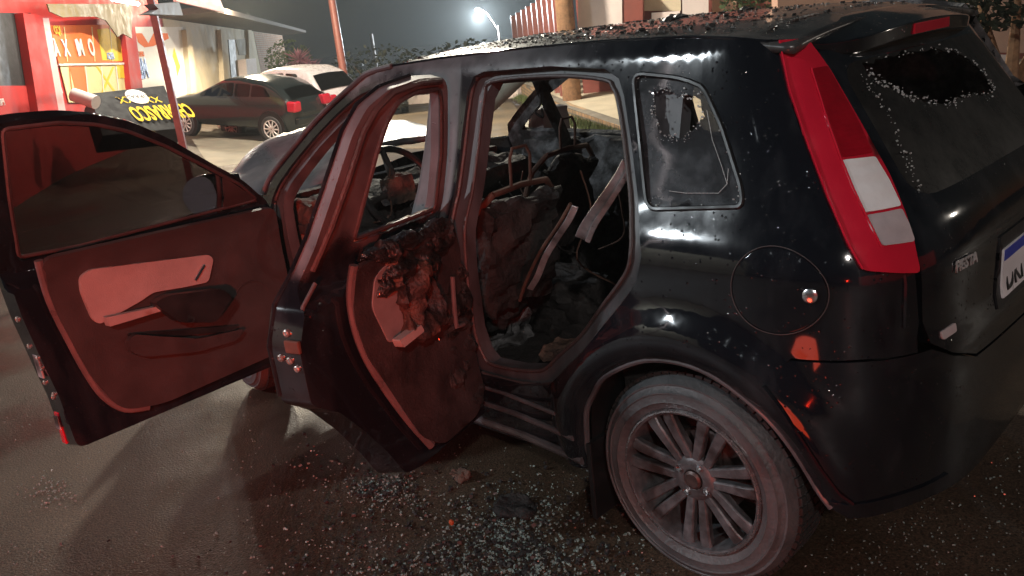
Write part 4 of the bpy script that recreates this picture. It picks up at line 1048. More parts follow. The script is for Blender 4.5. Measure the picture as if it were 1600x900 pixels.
def brick_mat(name, c1, c2, mortar, scale):
    mt, n, b = nodes(name); L = n.links
    tc = n.nodes.new('ShaderNodeTexCoord'); br = n.nodes.new('ShaderNodeTexBrick'); L.new(tc.outputs['UV'], br.inputs[0])
    br.inputs['Color1'].default_value = (*c1, 1); br.inputs['Color2'].default_value = (*c2, 1); br.inputs['Mortar'].default_value = (*mortar, 1)
    br.inputs['Scale'].default_value = scale; br.inputs['Mortar Size'].default_value = .018; br.inputs['Brick Width'].default_value = .24; br.inputs['Row Height'].default_value = .09
    nz = n.nodes.new('ShaderNodeTexNoise'); nz.inputs['Scale'].default_value = 3; L.new(tc.outputs['Object'], nz.inputs[0])
    mr = n.nodes.new('ShaderNodeMapRange'); mr.inputs[3].default_value = .4; mr.inputs[4].default_value = 1.4; L.new(nz.outputs[0], mr.inputs[0])
    mm = n.nodes.new('ShaderNodeMixRGB'); mm.blend_type = 'MULTIPLY'; mm.inputs[0].default_value = 1; L.new(br.outputs[0], mm.inputs[1]); L.new(mr.outputs[0], mm.inputs[2])
    L.new(mm.outputs[0], b.inputs['Base Color']); b.inputs['Roughness'].default_value = .9
    bp = n.nodes.new('ShaderNodeBump'); bp.inputs['Strength'].default_value = .4; L.new(br.outputs['Fac'], bp.inputs['Height']); bp.invert = True; L.new(bp.outputs[0], b.inputs['Normal'])
    M[name] = mt
brick_mat('brick', (.34, .16, .09), (.24, .11, .07), (.30, .25, .20), 1)
brick_mat('kerb_brick', (.42, .26, .14), (.30, .20, .11), (.16, .14, .11), 1)
def gg(u, v):
    z = 0
    for _ in range(30):
        p = gat(u, v, z); z = gz(p.x, p.y)
    return gat(u, v, z)
class Facade:
    """A vertical plane through o along the level direction u; px traces view rays onto it (optionally b metres in front of it)."""
    def __init__(s, o, u):
        s.o = Vector(o); s.u = Vector((u.x, u.y, 0)).normalized(); n = Vector((-s.u.y, s.u.x, 0))
        s.n = n if n.dot(Vector((CAM.x, CAM.y, 0))-Vector((s.o.x, s.o.y, 0))) > 0 else -n
    def px(s, u, v, b=0.):
        d = ray(u, v); o = s.o+s.n*b; t = (o-CAM).dot(s.n)/d.dot(s.n); P = CAM+d*t
        return Vector(((P-s.o).dot(s.u), P.z))
    def P(s, a, z, b=0.): q = s.o+s.u*a+s.n*b; return Vector((q.x, q.y, z))
    def poly(s, m_, L, b, th, raw=False):
        Q = L if raw else [s.px(u, v, b) for u, v in L]
        return m_.prism([s.P(a, z, b) for a, z in Q], -s.n*th)
    def add(s, name, L, b, th, mt, parent=None, raw=False, **k):
        m_ = MB(); s.poly(m_, L, b, th, raw); o = m_.build(name, mt, parent, smooth=False, **k)
        uv = o.data.uv_layers.new(name='UVMap')
        for lp_ in o.data.loops:
            v = o.data.vertices[lp_.vertex_index].co; r = v-s.o; uv.data[lp_.index].uv = (r.dot(s.u), v.z)
        return o
    def text(s, body, u, v, hpx, b, mt, parent, name='lettering', bold=0, ext=.004, align='LEFT', flip=False):
        a, z = s.px(u, v, b); a2, z2 = s.px(u, v-hpx, b)
        right = s.u if s.u.dot(ER) > 0 else -s.u
        return text(name, body, abs(z2-z)/.70, s.P(a, z, b+.002), right*(-1 if flip else 1), Vector((0, 0, -1 if flip else 1)), mt, parent, ext, align, bold)
# ---- left: shop and house
uf = ray(580, 75); uf.z = 0
FA = Facade(pt(100, 131, 14.5), uf)
def px2(F, L, b=0): return [F.px(u, v, b) for u, v in L]
shop = empty('shop_building', FA.P(0, 0, 0), label='red shop front covered in orange, yellow and white promotion posters under a dark red canopy', cat='shop')
def inv(root):
    def f(o): o.matrix_parent_inverse = root.matrix_world.inverted(); return o
    return f
def kids(root):
    bpy.context.view_layer.update()
    for c in list(root.children): c.matrix_parent_inverse = root.matrix_world.inverted()
a_l = FA.px(-160, 140).x; a_r = FA.px(268, 100).x; a_end = FA.px(441, 60).x; a_br = FA.px(397, 60).x
z0 = -1.0
FA.add('wall', [(a_l, z0), (a_r, z0), (a_r, 3.6), (a_l, 3.6)], 0, .3, 'red_wall', shop, raw=True)
FA.add('window', [(-60, 20), (48, 20), (52, 134), (-60, 134)], .012, .01, 'shop_dark', shop)
FA.add('pilaster', [(36, 20), (66, 24), (92, 175), (60, 175)], .14, .12, 'red_wall', shop)
FA.add('door_frame', [(66, 28), (76, 28), (104, 180), (90, 175)], .10, .08, 'p_pink', shop)
FA.add('pilaster', [(192, 18), (208, 18), (226, 160), (207, 160)], .14, .12, 'red_wall', shop)
b1 = FA.add('banner', [(-60, 134), (56, 134), (62, 182), (-60, 182)], .03, .01, 'red_wall', shop)
b1['label'] = 'red promotion banner'
FA.text('PROMOÇÃO', 8, 164, 11, .045, 'p_white', shop)
kids(shop)
# posters (each its own sheet group on the glass)
def poster(px, base, label, extra):
    P = FA.px(*px[0]); r = empty('poster', FA.P(P.x, P.y, .02), label=label, cat='poster', group='posters on the shop front')
    FA.add('sheet', px, .030, .01, base, r); extra(r); kids(r); return r
def p1(r):
    FA.add('colour_block', [(152, 46), (168, 44), (186, 60), (198, 72), (204, 96), (160, 94)], .036, .004, 'p_yellow', r)
    FA.text('IÇO', 96, 53, 12, .044, 'p_yellow', r, bold=.006)
    for t, u, v in (('Á', 94, 87), ('X', 110, 87), ('I', 125, 87), ('M', 133, 86), ('O', 150, 86)): FA.text(t, u, v, 25 if t != 'Á' else 21, .044, 'p_white', r, bold=.010)
    FA.text('MEGA', 179, 92, 10, .044, 'p_navy', r, bold=.006)
    for u in (100, 143, 171): FA.add('sheet_gap', [(u, 42), (u+1.2, 42), (u+6.2, 96), (u+5, 96)], .040, .004, 'p_pale', r)
poster([(78, 40), (192, 38), (206, 97), (92, 99)], 'p_orange', 'orange and yellow poster lettered ÁXIMO in white, above the white rail', p1)
def p2(r):
    FA.add('colour_block', [(109, 104), (131, 103), (140, 150), (120, 152)], .036, .004, 'p_orange', r)
    FA.text('$', 98, 146, 24, .044, 'p_white', r, bold=.015)
    FA.add('stripe', [(150, 104), (153, 104), (186, 150), (182, 150)], .036, .004, 'p_yellow', r)
    FA.add('stripe', [(176, 104), (179, 104), (160, 150), (156, 150)], .038, .004, 'p_yellow', r)
    FA.add('colour_block', [(182, 102), (206, 101), (209, 122), (186, 122)], .040, .004, 'p_yellow', r)
    for u in (108, 133, 158, 181): FA.add('sheet_gap', [(u, 103), (u+1.2, 103), (u+6.2, 152), (u+5, 152)], .043, .004, 'p_orange' if u == 108 else 'p_white', r)
poster([(94, 103), (208, 100), (216, 160), (108, 160)], 'p_pale', 'pale yellow poster with orange block and white dollar sign, below the white rail', p2)
def p3(r):
    FA.add('colour_block', [(212, 52), (222, 52), (232, 68), (240, 52), (262, 52), (264, 60), (240, 72), (226, 74), (216, 66)], .036, .004, 'p_orange', r)
    FA.text('MEGA', 234, 121, 31, .044, 'p_navy', r, bold=.01)
    FA.text('OFERTAS', 226, 88, 8, .044, 'p_orange', r)
    FA.add('stripe', [(272, 74), (277, 90), (282, 104), (277, 120), (275, 104), (270, 88)], .036, .004, 'p_yellow', r)
poster([(208, 42), (286, 42), (294, 165), (222, 165)], 'p_white', 'white poster lettered MEG in navy beside the red pillar and cream wall', p3)
tag(FA.add('window_rail', [(92, 99.5), (207, 97.5), (207.6, 100.5), (93, 102.5)], .06, .03, 'p_white'), 'thin white rail running between the upper and lower posters on the shop front', 'rail')
# drooping olive awning cloth hiding the poster tops
tag(FA.add('awning_cloth', [(74, 6), (206, 6), (206, 60), (192, 52), (184, 58), (176, 46), (166, 32), (150, 26), (120, 26), (98, 27), (78, 18)], .35, .02, 'p_olive'), 'torn olive brown awning cloth drooping over the tops of the orange posters', 'awning')
# canopy and post
can = empty('canopy', FA.P(0, 3, 1), label='dark red flat canopy over the shop front, carried by one thin red post', cat='canopy')
CF = 3.2
zc = FA.px(100, 19, 0).y
def slab(F, a0, a1, z0_, z1_, b0, b1, name, mt, parent):
    m_ = MB(); m_.prism([F.P(a0, z0_, b0), F.P(a1, z0_, b0), F.P(a1, z1_, b0), F.P(a0, z1_, b0)], F.n*(b1-b0)); return m_.build(name, mt, parent, smooth=False)
aR = FA.px(262, 60, CF).x+.25
slab(FA, a_l-1, aR, zc, zc+.6, 0, CF, 'canopy_slab', 'dark_red', can)
slab(FA, a_l-1, aR+.02, zc-.07, zc+.02, CF-.02, CF+.05, 'fascia', 'red_wall', can)
pT = FA.px(246, 24, CF-.1); pB = FA.px(277, 206, CF-.1); top = FA.P(pT.x, pT.y+.3, CF-.1); 
aa = FA.px(262, 120, CF-.1).x
g0 = FA.P(aa, 0, CF-.1)
m_ = MB(); m_.box(((g0.x), g0.y, (gz(g0.x, g0.y)+zc)/2), (.06, .06, zc-gz(g0.x, g0.y)), Matrix.Rotation(math.atan2(FA.u.y, FA.u.x), 3, 'Z')); m_.build('post', 'metal_post', can, smooth=False)
kids(can)
tb = FA.P(FA.px(15, 60).x, zc-.08, 1.5); tb2 = FA.P(FA.px(70, 60).x, zc-.08, 1.5)
mt, n_, b_ = nodes('tube_glow'); b_.inputs['Emission Color'].default_value = (1, .93, .8, 1); b_.inputs['Emission Strength'].default_value = 12; M['tube_glow'] = mt
tag(MB().bar(tb, tb2, .03).build('poster_fill_tube', 'tube_glow'), 'fluorescent tube under the dark red shop canopy', 'lamp')
for q_ in (tb, tb2): lamp('poster_fill_light', q_-Vector((0, 0, .1)), 'POINT', 42, (1, .93, .8), .05)  # added lamps along the tube to brighten the posters
hs = FA.add('hanging_sign', [(240, 6), (280, 3), (286, 24), (232, 22), (248, 14)], CF+.12, .08, 'sheet_grey'); tag(hs, 'small bent grey sheet sign at the canopy corner above the red post', 'sign')
# house beyond: cream wall, pilasters, gate, brick end, tiled eave
E0 = FA.px(278, 4, 1.4).y
house = empty('cream_house', FA.P(a_r, 0, 0), label='long cream house wall with pilasters, a tiled eave and a bare brick end', cat='house')
FA.add('wall', [(a_r, z0), (a_br, z0-1), (a_br, E0), (a_r, E0)], .02, .3, 'cream_wall', house, raw=True)
FA.add('brick_end', [(a_br, z0-1), (a_end, z0-1), (a_end, E0), (a_br, E0)], .03, .4, 'brick', house, raw=True)
for u0, u1, dx in ((291, 299, 11), (345, 352, 9), (388, 393, 5)):
    FA.add('pilaster', [(u0, 46), (u1, 46), (u1+dx, 175), (u0+dx, 175)], .16, .14, 'cream_wall', house)
FA.add('doorway', [(357, 62), (367, 62), (372, 122), (362, 122)], .05, .03, 'shop_dark', house)
FA.add('gate', [(368, 62), (387, 60), (391, 86), (374, 86)], .05, .03, 'concrete', house)
FA.add('meter_box', [(384, 92), (400, 91), (403, 124), (387, 124)], .35, .3, 'white_wall', house)
E1 = FA.px(278, 4, 1.4).y
m_ = MB(); m_.prism([FA.P(a_r-.5, E1, .02), FA.P(a_r-.5, E1, 1.4), FA.P(a_r-.5, E1+.14, 1.4), FA.P(a_r-.5, E1+.14, .02)], FA.u*(a_end-a_r+.8)); m_.build('eave', 'roof_tile', house, smooth=False)
kids(house)
tag(FA.add('awning', [(270, -12), (340, -12), (352, 20), (276, 2)], 1.9, .05, 'p_pink'), 'pale pink awning sheet above the eave of the cream house', 'awning')
# fallen black sign board with upside-down lettering
def board():
    q = [pt(140, 146, 13.6), pt(256, 133, 14.8), pt(287, 200, 14.2), pt(160, 212, 12.9)]
    o, ux = q[0], (q[1]-q[0]).normalized(); vy = (q[3]-q[0]); n = ux.cross(vy).normalized(); n = n if n.dot(CAM-o) > 0 else -n
    r = empty('sign_board', o, label='fallen black barbecue sign lying upside down against the shop front', cat='sign')
    MB().prism([p-o for p in q], -n*.35).build('panel', 'p_black', r, bevel=.01, smooth=False)
    def onp(u, v): d = ray(u, v); return CAM+d*((o-CAM).dot(n)/d.dot(n))-o
    dn = (q[2]-q[1]).normalized()
    xr = -(onp(270, 178)-onp(205, 183)).normalized(); yd = -n.cross(xr)
    if yd.dot(Vector((0, 0, -1))) < 0: yd = -yd
    xr2 = yd.cross(n); xr2 = xr2 if xr2.dot(xr) > 0 else -xr2
    hh = (onp(265, 168)-onp(268, 184)).length/.7
    text('lettering', 'CHURRASCO', hh*1.2, onp(291, 163)+n*.01, xr2, yd, 'p_yellow', r, .004, bold=.010, sx=.40)
    c = onp(214, 152); R_ = (onp(231, 152)-c).length
    e1 = xr2; e2 = yd
    MB().prism([c+n*.006+(e1*math.cos(t)+e2*math.sin(t)*.9)*R_ for t in [2*PI*i/32 for i in range(32)]], n*.01).build('emblem', 'p_white', r, smooth=False)
    text('lettering', 'CHURRASCO', hh*.32, c+n*.018-e2*.04+e1*-.0, e1, e2, 'p_black', r, .002, align='CENTER')
    for u in (193, 234):
        cc = onp(u, 152); text('lettering', 'XX', hh*.55, cc+n*.01, e1, e2, 'p_yellow', r, .002, align='CENTER')
    return r
board()
m_ = MB(); a = pt(115, 148, 13.0); b = pt(150, 160, 12.9)
m_.bar(a, b, .10, 20); tag(m_.build('white_drum', 'p_white'), 'pale rounded roll leaning at the left end of the fallen black sign', 'roll')

# ---- poles and lamps
def street_lamp(name, head, ground_z, side, label, arm=1.8, emis=60, rise=.35):
    r = empty(name, (head.x, head.y, ground_z), label=label, cat='street lamp'); O = r.location
    b = head-O; s = Vector(side).normalized()*arm
    base = Vector((b.x+s.x, b.y+s.y, 0))
    MB().tube([base, base+Vector((0, 0, b.z*.5)), base+Vector((0, 0, b.z-rise-.2))], [.10, .085, .07], 12).build('pole', 'grey_post', r)
    MB().tube([base+Vector((0, 0, b.z-rise-.5)), base*.5+Vector((b.x, b.y, 0))*.5+Vector((0, 0, b.z-rise*.4)), Vector((b.x, b.y, b.z+.05))], .035, 8).build('arm', 'grey_post', r)
    MB().lathe([(0, .10), (.10, .08), (.16, .0), (.13, -.03)], b, (0, 0, 1), 20).build('hood', 'sheet_grey', r)
    MB().lathe([(0, -.30), (.12, -.27), (.20, -.15), (.17, -.03), (.0, -.02)], b, (0, 0, 1), 20).build('lens', 'lamp_glow' if emis else 'lamp_glow', r)
    return r
mt, n_, b_ = nodes('lamp_glow'); b_.inputs['Emission Color'].default_value = (.85, .95, 1, 1); b_.inputs['Emission Strength'].default_value = 2.20; M['lamp_glow'] = mt
mt, n_, b_ = nodes('beacon_glow'); b_.inputs['Emission Color'].default_value = (1, .03, .01, 1); b_.inputs['Emission Strength'].default_value = 60; M['beacon_glow'] = mt
mt, n_, b_ = nodes('lantern_glow'); b_.inputs['Emission Color'].default_value = (1, .07, .02, 1); b_.inputs['Emission Strength'].default_value = 2.2; M['lantern_glow'] = mt
armdir = (pt(778, 36, 60)-LAMP_FAR); armdir.z = 0
street_lamp('street_lamp', LAMP_FAR, gz(LAMP_FAR.x, LAMP_FAR.y), armdir, 'lit white street lamp on a curved arm far down the street above the burnt car', arm=armdir.length, rise=1.1)
wl = empty('wall_fill_lamp', FILL_SHOP, label='warm lamp on a long bracket from the cream house eave, over the parked cars', cat='lamp')
MB().lathe([(0, -.20), (.10, -.16), (.13, -.05), (0, 0)], (0, 0, 0), (0, 0, 1), 16).build('bulb', 'lamp_glow', wl)
q_ = FA.P((FILL_SHOP-FA.o).dot(FA.u), FILL_SHOP.z, 0)-FILL_SHOP; MB().bar((0, 0, .02), q_, .03).build('bracket', 'dark_post', wl)
street_lamp('street_lamp', LAMP_SIDE, 0, (.6, 1, 0), 'lit street lamp across the road on the driver side of the burnt car')
street_lamp('street_lamp', FILL_MID, gz(FILL_MID.x, FILL_MID.y), (-ER*4.5)-ED*2, 'tall street lamp over the road ahead of the burnt car, above the frame', arm=7)  # mast added to carry the fill light above the frame
street_lamp('street_lamp', LAMP_BACK, 0, (-1, -.6, 0), 'warm street lamp at the kerb behind the burnt car')
def pole(name, ub, vb, ut, vt, hd, r, mt, label, cat='pole', up=2.):
    a = pt(ub, vb, hd); b = pt(ut, vt, hd); d = (b-a); d = Vector((0, 0, (b.z-a.z)))
    base = Vector((a.x, a.y, gz(a.x, a.y))); o = MB().tube([base, Vector((a.x, a.y, b.z+up))], [r*1.15, r*.9], 12).build(name, mt); return tag(o, label, cat)
pole('utility_pole', 538, 120, 525, 0, 30, .125, 'metal_post', 'thick pinkish concrete utility pole rising behind the white parked car')
pole('utility_pole', 588, 108, 583, 60, 58, .14, 'dark_post', 'thin dark pole standing in the dark background beside the thick pinkish pole', up=.3)
pole('corner_post', 1518, 80, 1522, 0, 9.5, .052, 'dark_post', 'dark steel post in front of the salmon wall at far right', up=1.5)
pole('corner_post', 1364, 26, 1366, 0, 11, .045, 'dark_post', 'dark steel post left of the other, rising behind the car roof spoiler', up=1.5)

# ---- parked cars
def parked(pos, heading, paint_, name, label, L=3.9, W_=1.64, Hh=1.45, kind='hatch', wheelc='wheel_alloy', z=None, pitch=0.):
    r = empty(name, (0, 0, 0), label=label, cat='car', group='cars parked beyond the burnt car')
    hw = W_/2; xr, xf = -.62, L-.62
    if kind == 'hatch':
        topz = [(xr, .62), (xr+.02, .80), (xr+.10, .94), (xr+.46, Hh-.18), (xr+.80, Hh-.06), (xr+1.5, Hh), (xr+2.0, Hh-.05), (xr+2.80, .99), (xr+3.3, .92), (xf-.15, .76), (xf, .52)]
    else:
        topz = [(xr-.35, .62), (xr-.33, .90), (xr-.25, .98), (xr+.15, 1.02), (xr+.78, Hh-.05), (xr+1.2, Hh), (xr+1.9, Hh-.04), (xr+2.7, 1.02), (xr+3.4, .90), (xf-.1, .74), (xf, .5)]
    bl = lambda x: interp(x, [(xr-.4, .95), (0, .96), (2.0, .90), (xf, .85)])
    def sec(x):
        zt = interp(x, topz); e = min(1, (x-topz[0][0]+.03)/.30); f = min(1, (xf-x+.02)/.7)
        ww = hw*(.80+.20*ss(0, 1, e))*(.62+.38*ss(0, 1, f)); zb_ = min(bl(x), zt-.05); h = max(0, zt-bl(x))/.5
        yt = ww*(.93-.17*min(1, h)); zl = .26 if .0 < x < L-1.3 else .24
        return [(0, zl-.02), (ww*.90, zl), (ww*.98, zl+.08), (ww, .55 if zt > .6 else zt-.12), (ww*.99, min(.76, zt-.08)), (ww*.955, zb_), (lerp(ww*.955, yt, .5), lerp(zb_, zt-.05, .5)), (yt, zt-.05), (yt*.86, zt-.008), (yt*.45, zt+.008), (0, zt+.012)]
    xs = [topz[0][0]+i*(xf-topz[0][0])/40 for i in range(41)]
    V = []; F = []; k = 11
    for x in xs:
        s_ = sec(x); V += [(x, y, z_) for y, z_ in s_]+[(x, -y, z_) for y, z_ in s_[1:-1][::-1]]
    n2 = 20
    for i in range(40):
        for j in range(n2): F.append((i*n2+j, (i+1)*n2+j, (i+1)*n2+(j+1) % n2, i*n2+(j+1) % n2))
    F += [tuple(range(n2)), tuple(40*n2+j for j in range(n2))[::-1]]
    body = MB().add(V, F).build('body', paint_, r, sub=1)
    def side(sg, off):
        def f(x, z_):
            s_ = sec(x)
            up = s_[4:8]
            y = interp(z_, [(b, a) for a, b in up])
            return Vector((x, sg*(y+off), z_))
        return f
    if kind == 'hatch': wins = [[(xr+.62, 1.0), (xr+1.15, .98), (xr+1.15, Hh-.15), (xr+.80, Hh-.19)], [(xr+1.2, .98), (xr+1.60, .97), (xr+1.60, Hh-.13), (xr+1.2, Hh-.14)], [(xr+1.66, .97), (xr+2.62, .95), (xr+2.58, 1.02), (xr+2.02, Hh-.15), (xr+1.66, Hh-.12)]]
    else: wins = [[(xr+.40, 1.02), (xr+1.25, 1.0), (xr+1.25, Hh-.12), (xr+.80, Hh-.14)], [(xr+1.3, 1.0), (xr+2.6, .96), (xr+1.95, Hh-.13), (xr+1.3, Hh-.12)]]
    for sg in (1, -1):
        for wn in wins: panel('window', rounded(wn, .05, 3), [], side(sg, .004), .01*sg, 'far_glass', r, step=.12, bevel=0)
    # rear screen follows the top profile
    x0, x1 = (xr+.13, xr+.40) if kind == 'hatch' else (xr+.22, xr+.72)
    V = []; nn = 5
    for i in range(nn):
        x = lerp(x0, x1, i/(nn-1)); s_ = sec(x); zt = s_[-1][1]+.014; yy = lerp(hw*.80, hw*.68, i/(nn-1))
        for t in (-1, -.5, 0, .5, 1): V.append((x-.012, yy*t, zt-.03*t*t))
    F = [(i*5+j, i*5+j+1, i*5+6+j, i*5+5+j) for i in range(nn-1) for j in range(4)]
    MB().add(V, F).build('rear_window', 'far_glass', r)
    rx = topz[0][0]
    for sg in (1, -1):
        MB().box((rx+.06, sg*hw*.84, .80 if kind == 'hatch' else .84), (.24, .26, .24)).build('tail_light', 'red_lens', r, bevel=.05)
    MB().box((rx-.015, 0, .47), (.12, hw*1.72, .16)).build('rear_bumper', paint_, r, bevel=.03)
    if kind != 'hatch': MB().box((rx-.01, 0, .74), (.02, .40, .12)).build('license_plate', 'plate_white', r, smooth=False)
    for x in (0, 2.47):
        for sg in (1, -1):
            MB().lathe([(.0, .0), (.37, .0), (.37, -.10)], (x, sg*(hw+.006), .33), (0, sg, 0), 28).build('wheel_arch', 'dark_plastic', r)
            O = Vector((x, sg*(hw-.02), .30)); ax = Vector((0, sg, 0))
            wr = MB().lathe([(.20, .02), (.215, .032), (.27, .035), (.30, .01), (.305, -.1), (.29, -.2)], O, ax, 32).build('wheel', 'rubber', r)
            sp = MB().lathe([(.205, .03), (.205, .04), (.19, .04), (.18, .02)], O, ax, 32)
            for i in range(10):
                a = 2*PI*i/10; rd_ = Vector((math.cos(a), 0, math.sin(a))); sp.bar(O+ax*.025+rd_*.02, O+ax*.03+rd_*.20, .022, 6, .015)
            sp.build('rim', wheelc, wr)
    r.location = (pos.x, pos.y, gz(pos.x, pos.y) if z is None else z); r.rotation_euler = (0, -pitch, math.atan2(heading.y, heading.x))
    return r
clear('far_glass', (.04, .04, .045), .05, .05)
mat('wheel_alloy', (.75, .70, .68), .5, .3, var=.15)
mat('hatch_paint', (.016, .021, .022), .22, var=.04, rvar=.02, coat=.8)
mat('white_paint', (.72, .66, .66), .3, var=.06, coat=.6)
mat('dark_paint', (.02, .024, .026), .2, var=.2, coat=.8)
Rw = gg(427, 221)
best = None
for i in range(200):
    hd = 15+i*.05; q = pt(292, 211, hd); dd = Vector((q.x-Rw.x, q.y-Rw.y, 0)).length; far = (q-CAM).dot(ED) > (Rw-CAM).dot(ED)
    if far and (best is None or abs(dd-2.47) < best[0]): best = (abs(dd-2.47), q)
Fw = best[1]; hv = Vector((Fw.x-Rw.x, Fw.y-Rw.y, 0)).normalized(); lf = Vector((-hv.y, hv.x, 0))
sgn = 1 if lf.dot(CAM-Rw) > 0 else -1
parked(Rw-lf*.80*sgn, hv, 'hatch_paint', 'parked_hatchback', 'dark grey green hatchback parked by the shop, its wheels glowing orange red', Hh=1.38, pitch=(Fw.z-Rw.z)/2.47)
q = pt(508, 150, 21.0); parked(q, (hv*1.0+ED*.12).normalized(), 'white_paint', 'parked_sedan', 'pinkish white saloon parked behind the dark hatchback', kind='hatch', L=4.0, Hh=1.60)
q = gg(606, 180); parked(q+ED*.2-ER*.02, (ED*1.0-ER*.25).normalized(), 'dark_paint', 'parked_sedan', 'black saloon seen through the open rear door frame, far down the road', kind='sedan', L=4.2, Hh=1.3).scale = (.72, .72, .72)

# ---- paving by the shop
def sheet(name, P, mt, kind='structure', th=.0, lift=.006, n=10):
    """Quad patch draped over the ground."""
    V = []; F = []
    for i in range(n+1):
        for j in range(n+1):
            a = P[0].lerp(P[1], i/n); b = P[3].lerp(P[2], i/n); q = a.lerp(b, j/n); V.append((q.x, q.y, gz(q.x, q.y)+lift))
    for i in range(n):
        for j in range(n): F.append((i*(n+1)+j, (i+1)*(n+1)+j, (i+1)*(n+1)+j+1, i*(n+1)+j+1))
    o = mesh(name, V, F, mt)
    bm = bmesh.new(); bm.from_mesh(o.data); bmesh.ops.recalc_face_normals(bm, faces=bm.faces)
    if sum(f.normal.z for f in bm.faces) < 0: bmesh.ops.reverse_faces(bm, faces=bm.faces)
    bm.to_mesh(o.data); bm.free(); o['kind'] = kind; return o
sheet('forecourt', [gg(330, 262), gg(505, 236), gg(560, 190), gg(300, 218)], 'concrete')
sheet('dirt_road', [gg(470, 235), gg(850, 230), gg(800, 160), gg(560, 175)], 'dirt_mat', lift=.004)
# low far wall and dark growth behind
def wallseg(name, A, Bq, h, th, mt, label, cat, z_=None):
    d = (Bq-A); d.z = 0; u = d.normalized(); n = Vector((-u.y, u.x, 0))*th/2; V = []; N_ = 8; F = []
    for i in range(N_+1):
        p = A.lerp(Bq, i/N_); g = gz(p.x, p.y)-.2; hh = h(i/N_) if callable(h) else h
        V += [Vector((p.x, p.y, g))+n, Vector((p.x, p.y, g+.2+hh))+n, Vector((p.x, p.y, g+.2+hh))-n, Vector((p.x, p.y, g))-n]
    for i in range(N_):
        for k in range(4): F.append((4*i+k, 4*i+(k+1) % 4, 4*i+4+(k+1) % 4, 4*i+4+k))
    F += [(0, 1, 2, 3), (4*N_+3, 4*N_+2, 4*N_+1, 4*N_)]
    o = MB().add(V, F).build(name, mt, smooth=False); o['kind'] = 'thing'
    uv = o.data.uv_layers.new(name='UVMap')
    for lp_ in o.data.loops:
        v = o.data.vertices[lp_.vertex_index].co; uv.data[lp_.index].uv = ((v-A).dot(u), v.z)
    return tag(o, label, cat)
wallseg('low_wall', gg(560, 166), gg(815, 152), .30, .25, 'white_wall', 'low whitish wall at the far edge of the road, seen through the door openings', 'wall')
def foliage(name, c, dims, n, mt, label, cat, seed, ls=.14, trunk=None, parent=None):
    rn = random.Random(seed); V = []; F = []
    for i in range(n):
        while True:
            q = Vector((rn.uniform(-1, 1), rn.uniform(-1, 1), rn.uniform(-1, 1)))
            if q.length < 1 and (noise.noise(q*2.2+Vector((seed, 0, 0))) > -.15): break
        p = Vector((q.x*dims[0], q.y*dims[1], q.z*dims[2])); a = Vector((rn.uniform(-1, 1), rn.uniform(-1, 1), rn.uniform(-.7, .7))).normalized(); b = a.orthogonal().normalized()
        s = ls*rn.uniform(.5, 1.2); k = len(V); V += [p-a*s*.5, p+b*s*.28, p+a*s*.5, p-b*s*.28]; F.append((k, k+1, k+2, k+3))
    r = empty(name, (c.x, c.y, gz(c.x, c.y)), label=label, cat=cat); dz = c.z-r.location.z
    MB().add([v+Vector((0, 0, dz)) for v in V], F).build('crown' if trunk else 'foliage', mt, r, smooth=False)
    m_ = MB(); tr = trunk or .03
    for i in range(6):
        e = Vector((rn.uniform(-.6, .6)*dims[0], rn.uniform(-.6, .6)*dims[1], dz+rn.uniform(-.3, .6)*dims[2])); m_.tube([(0, 0, 0), (e.x*.2, e.y*.2, dz*.5), e], [tr, tr*.6, tr*.15], 7)
    m_.build('trunk' if trunk else 'stem', 'bark', r)
    return r
for i, (u, v, hd, w_, h_) in enumerate([(600, 150, 34, 3.2, 1.3), (660, 150, 36, 3.2, 1.0), (735, 140, 34, 2.6, 1.2), (790, 135, 30, 1.6, 1.0)]):
    c = pt(u, v, hd); c.z = gz(c.x, c.y)+h_*.8
    foliage('bush', c, (w_, w_*.7, h_), 1500, 'dark_leaf', ['dark bush behind the low far wall, leftmost of them', 'dark bush behind the low wall, straight above the steering wheel', 'dark bush behind the low far wall, right of the pillar', 'dark bush at the right end of the low far wall'][i], 'bush', 60+i, .20)
# cordyline
def cordyline(u, v, hd, R_):
    c = pt(u, v, hd); g = gz(c.x, c.y); r = empty('cordyline_plant', (c.x, c.y, g), label='spiky purplish cordyline standing behind the white parked car', cat='plant')
    rn = random.Random(9); V = []; F = []; dz = c.z-g
    for h in range(5):
        o = Vector((rn.uniform(-.5, .5)*R_, rn.uniform(-.5, .5)*R_, dz+rn.uniform(-.7, .35)*R_))
        for i in range(60):
            a = Vector((rn.uniform(-1, 1), rn.uniform(-1, 1), rn.uniform(-.3, 1))).normalized(); s = a.cross(Vector((0, 0, 1))).normalized()*.035; l = R_*rn.uniform(.45, .8)
            k = len(V); V += [o, o+a*l*.5+s, o+a*l+Vector((0, 0, -.1*l)), o+a*l*.5-s]; F.append((k, k+1, k+2, k+3))
    MB().add(V, F).build('leaves', 'purple_leaf', r, smooth=False)
    MB().tube([(0, 0, 0), (.05, .05, dz)], [.06, .04], 8).build('stem', 'bark', r)
cordyline(480, 92, 31, .85)
c = pt(452, 100, 33); foliage('bush', c, (.9, .9, .9), 1400, 'leaf', 'green bush between the brick wall end and the purplish cordyline', 'bush', 71, .13)

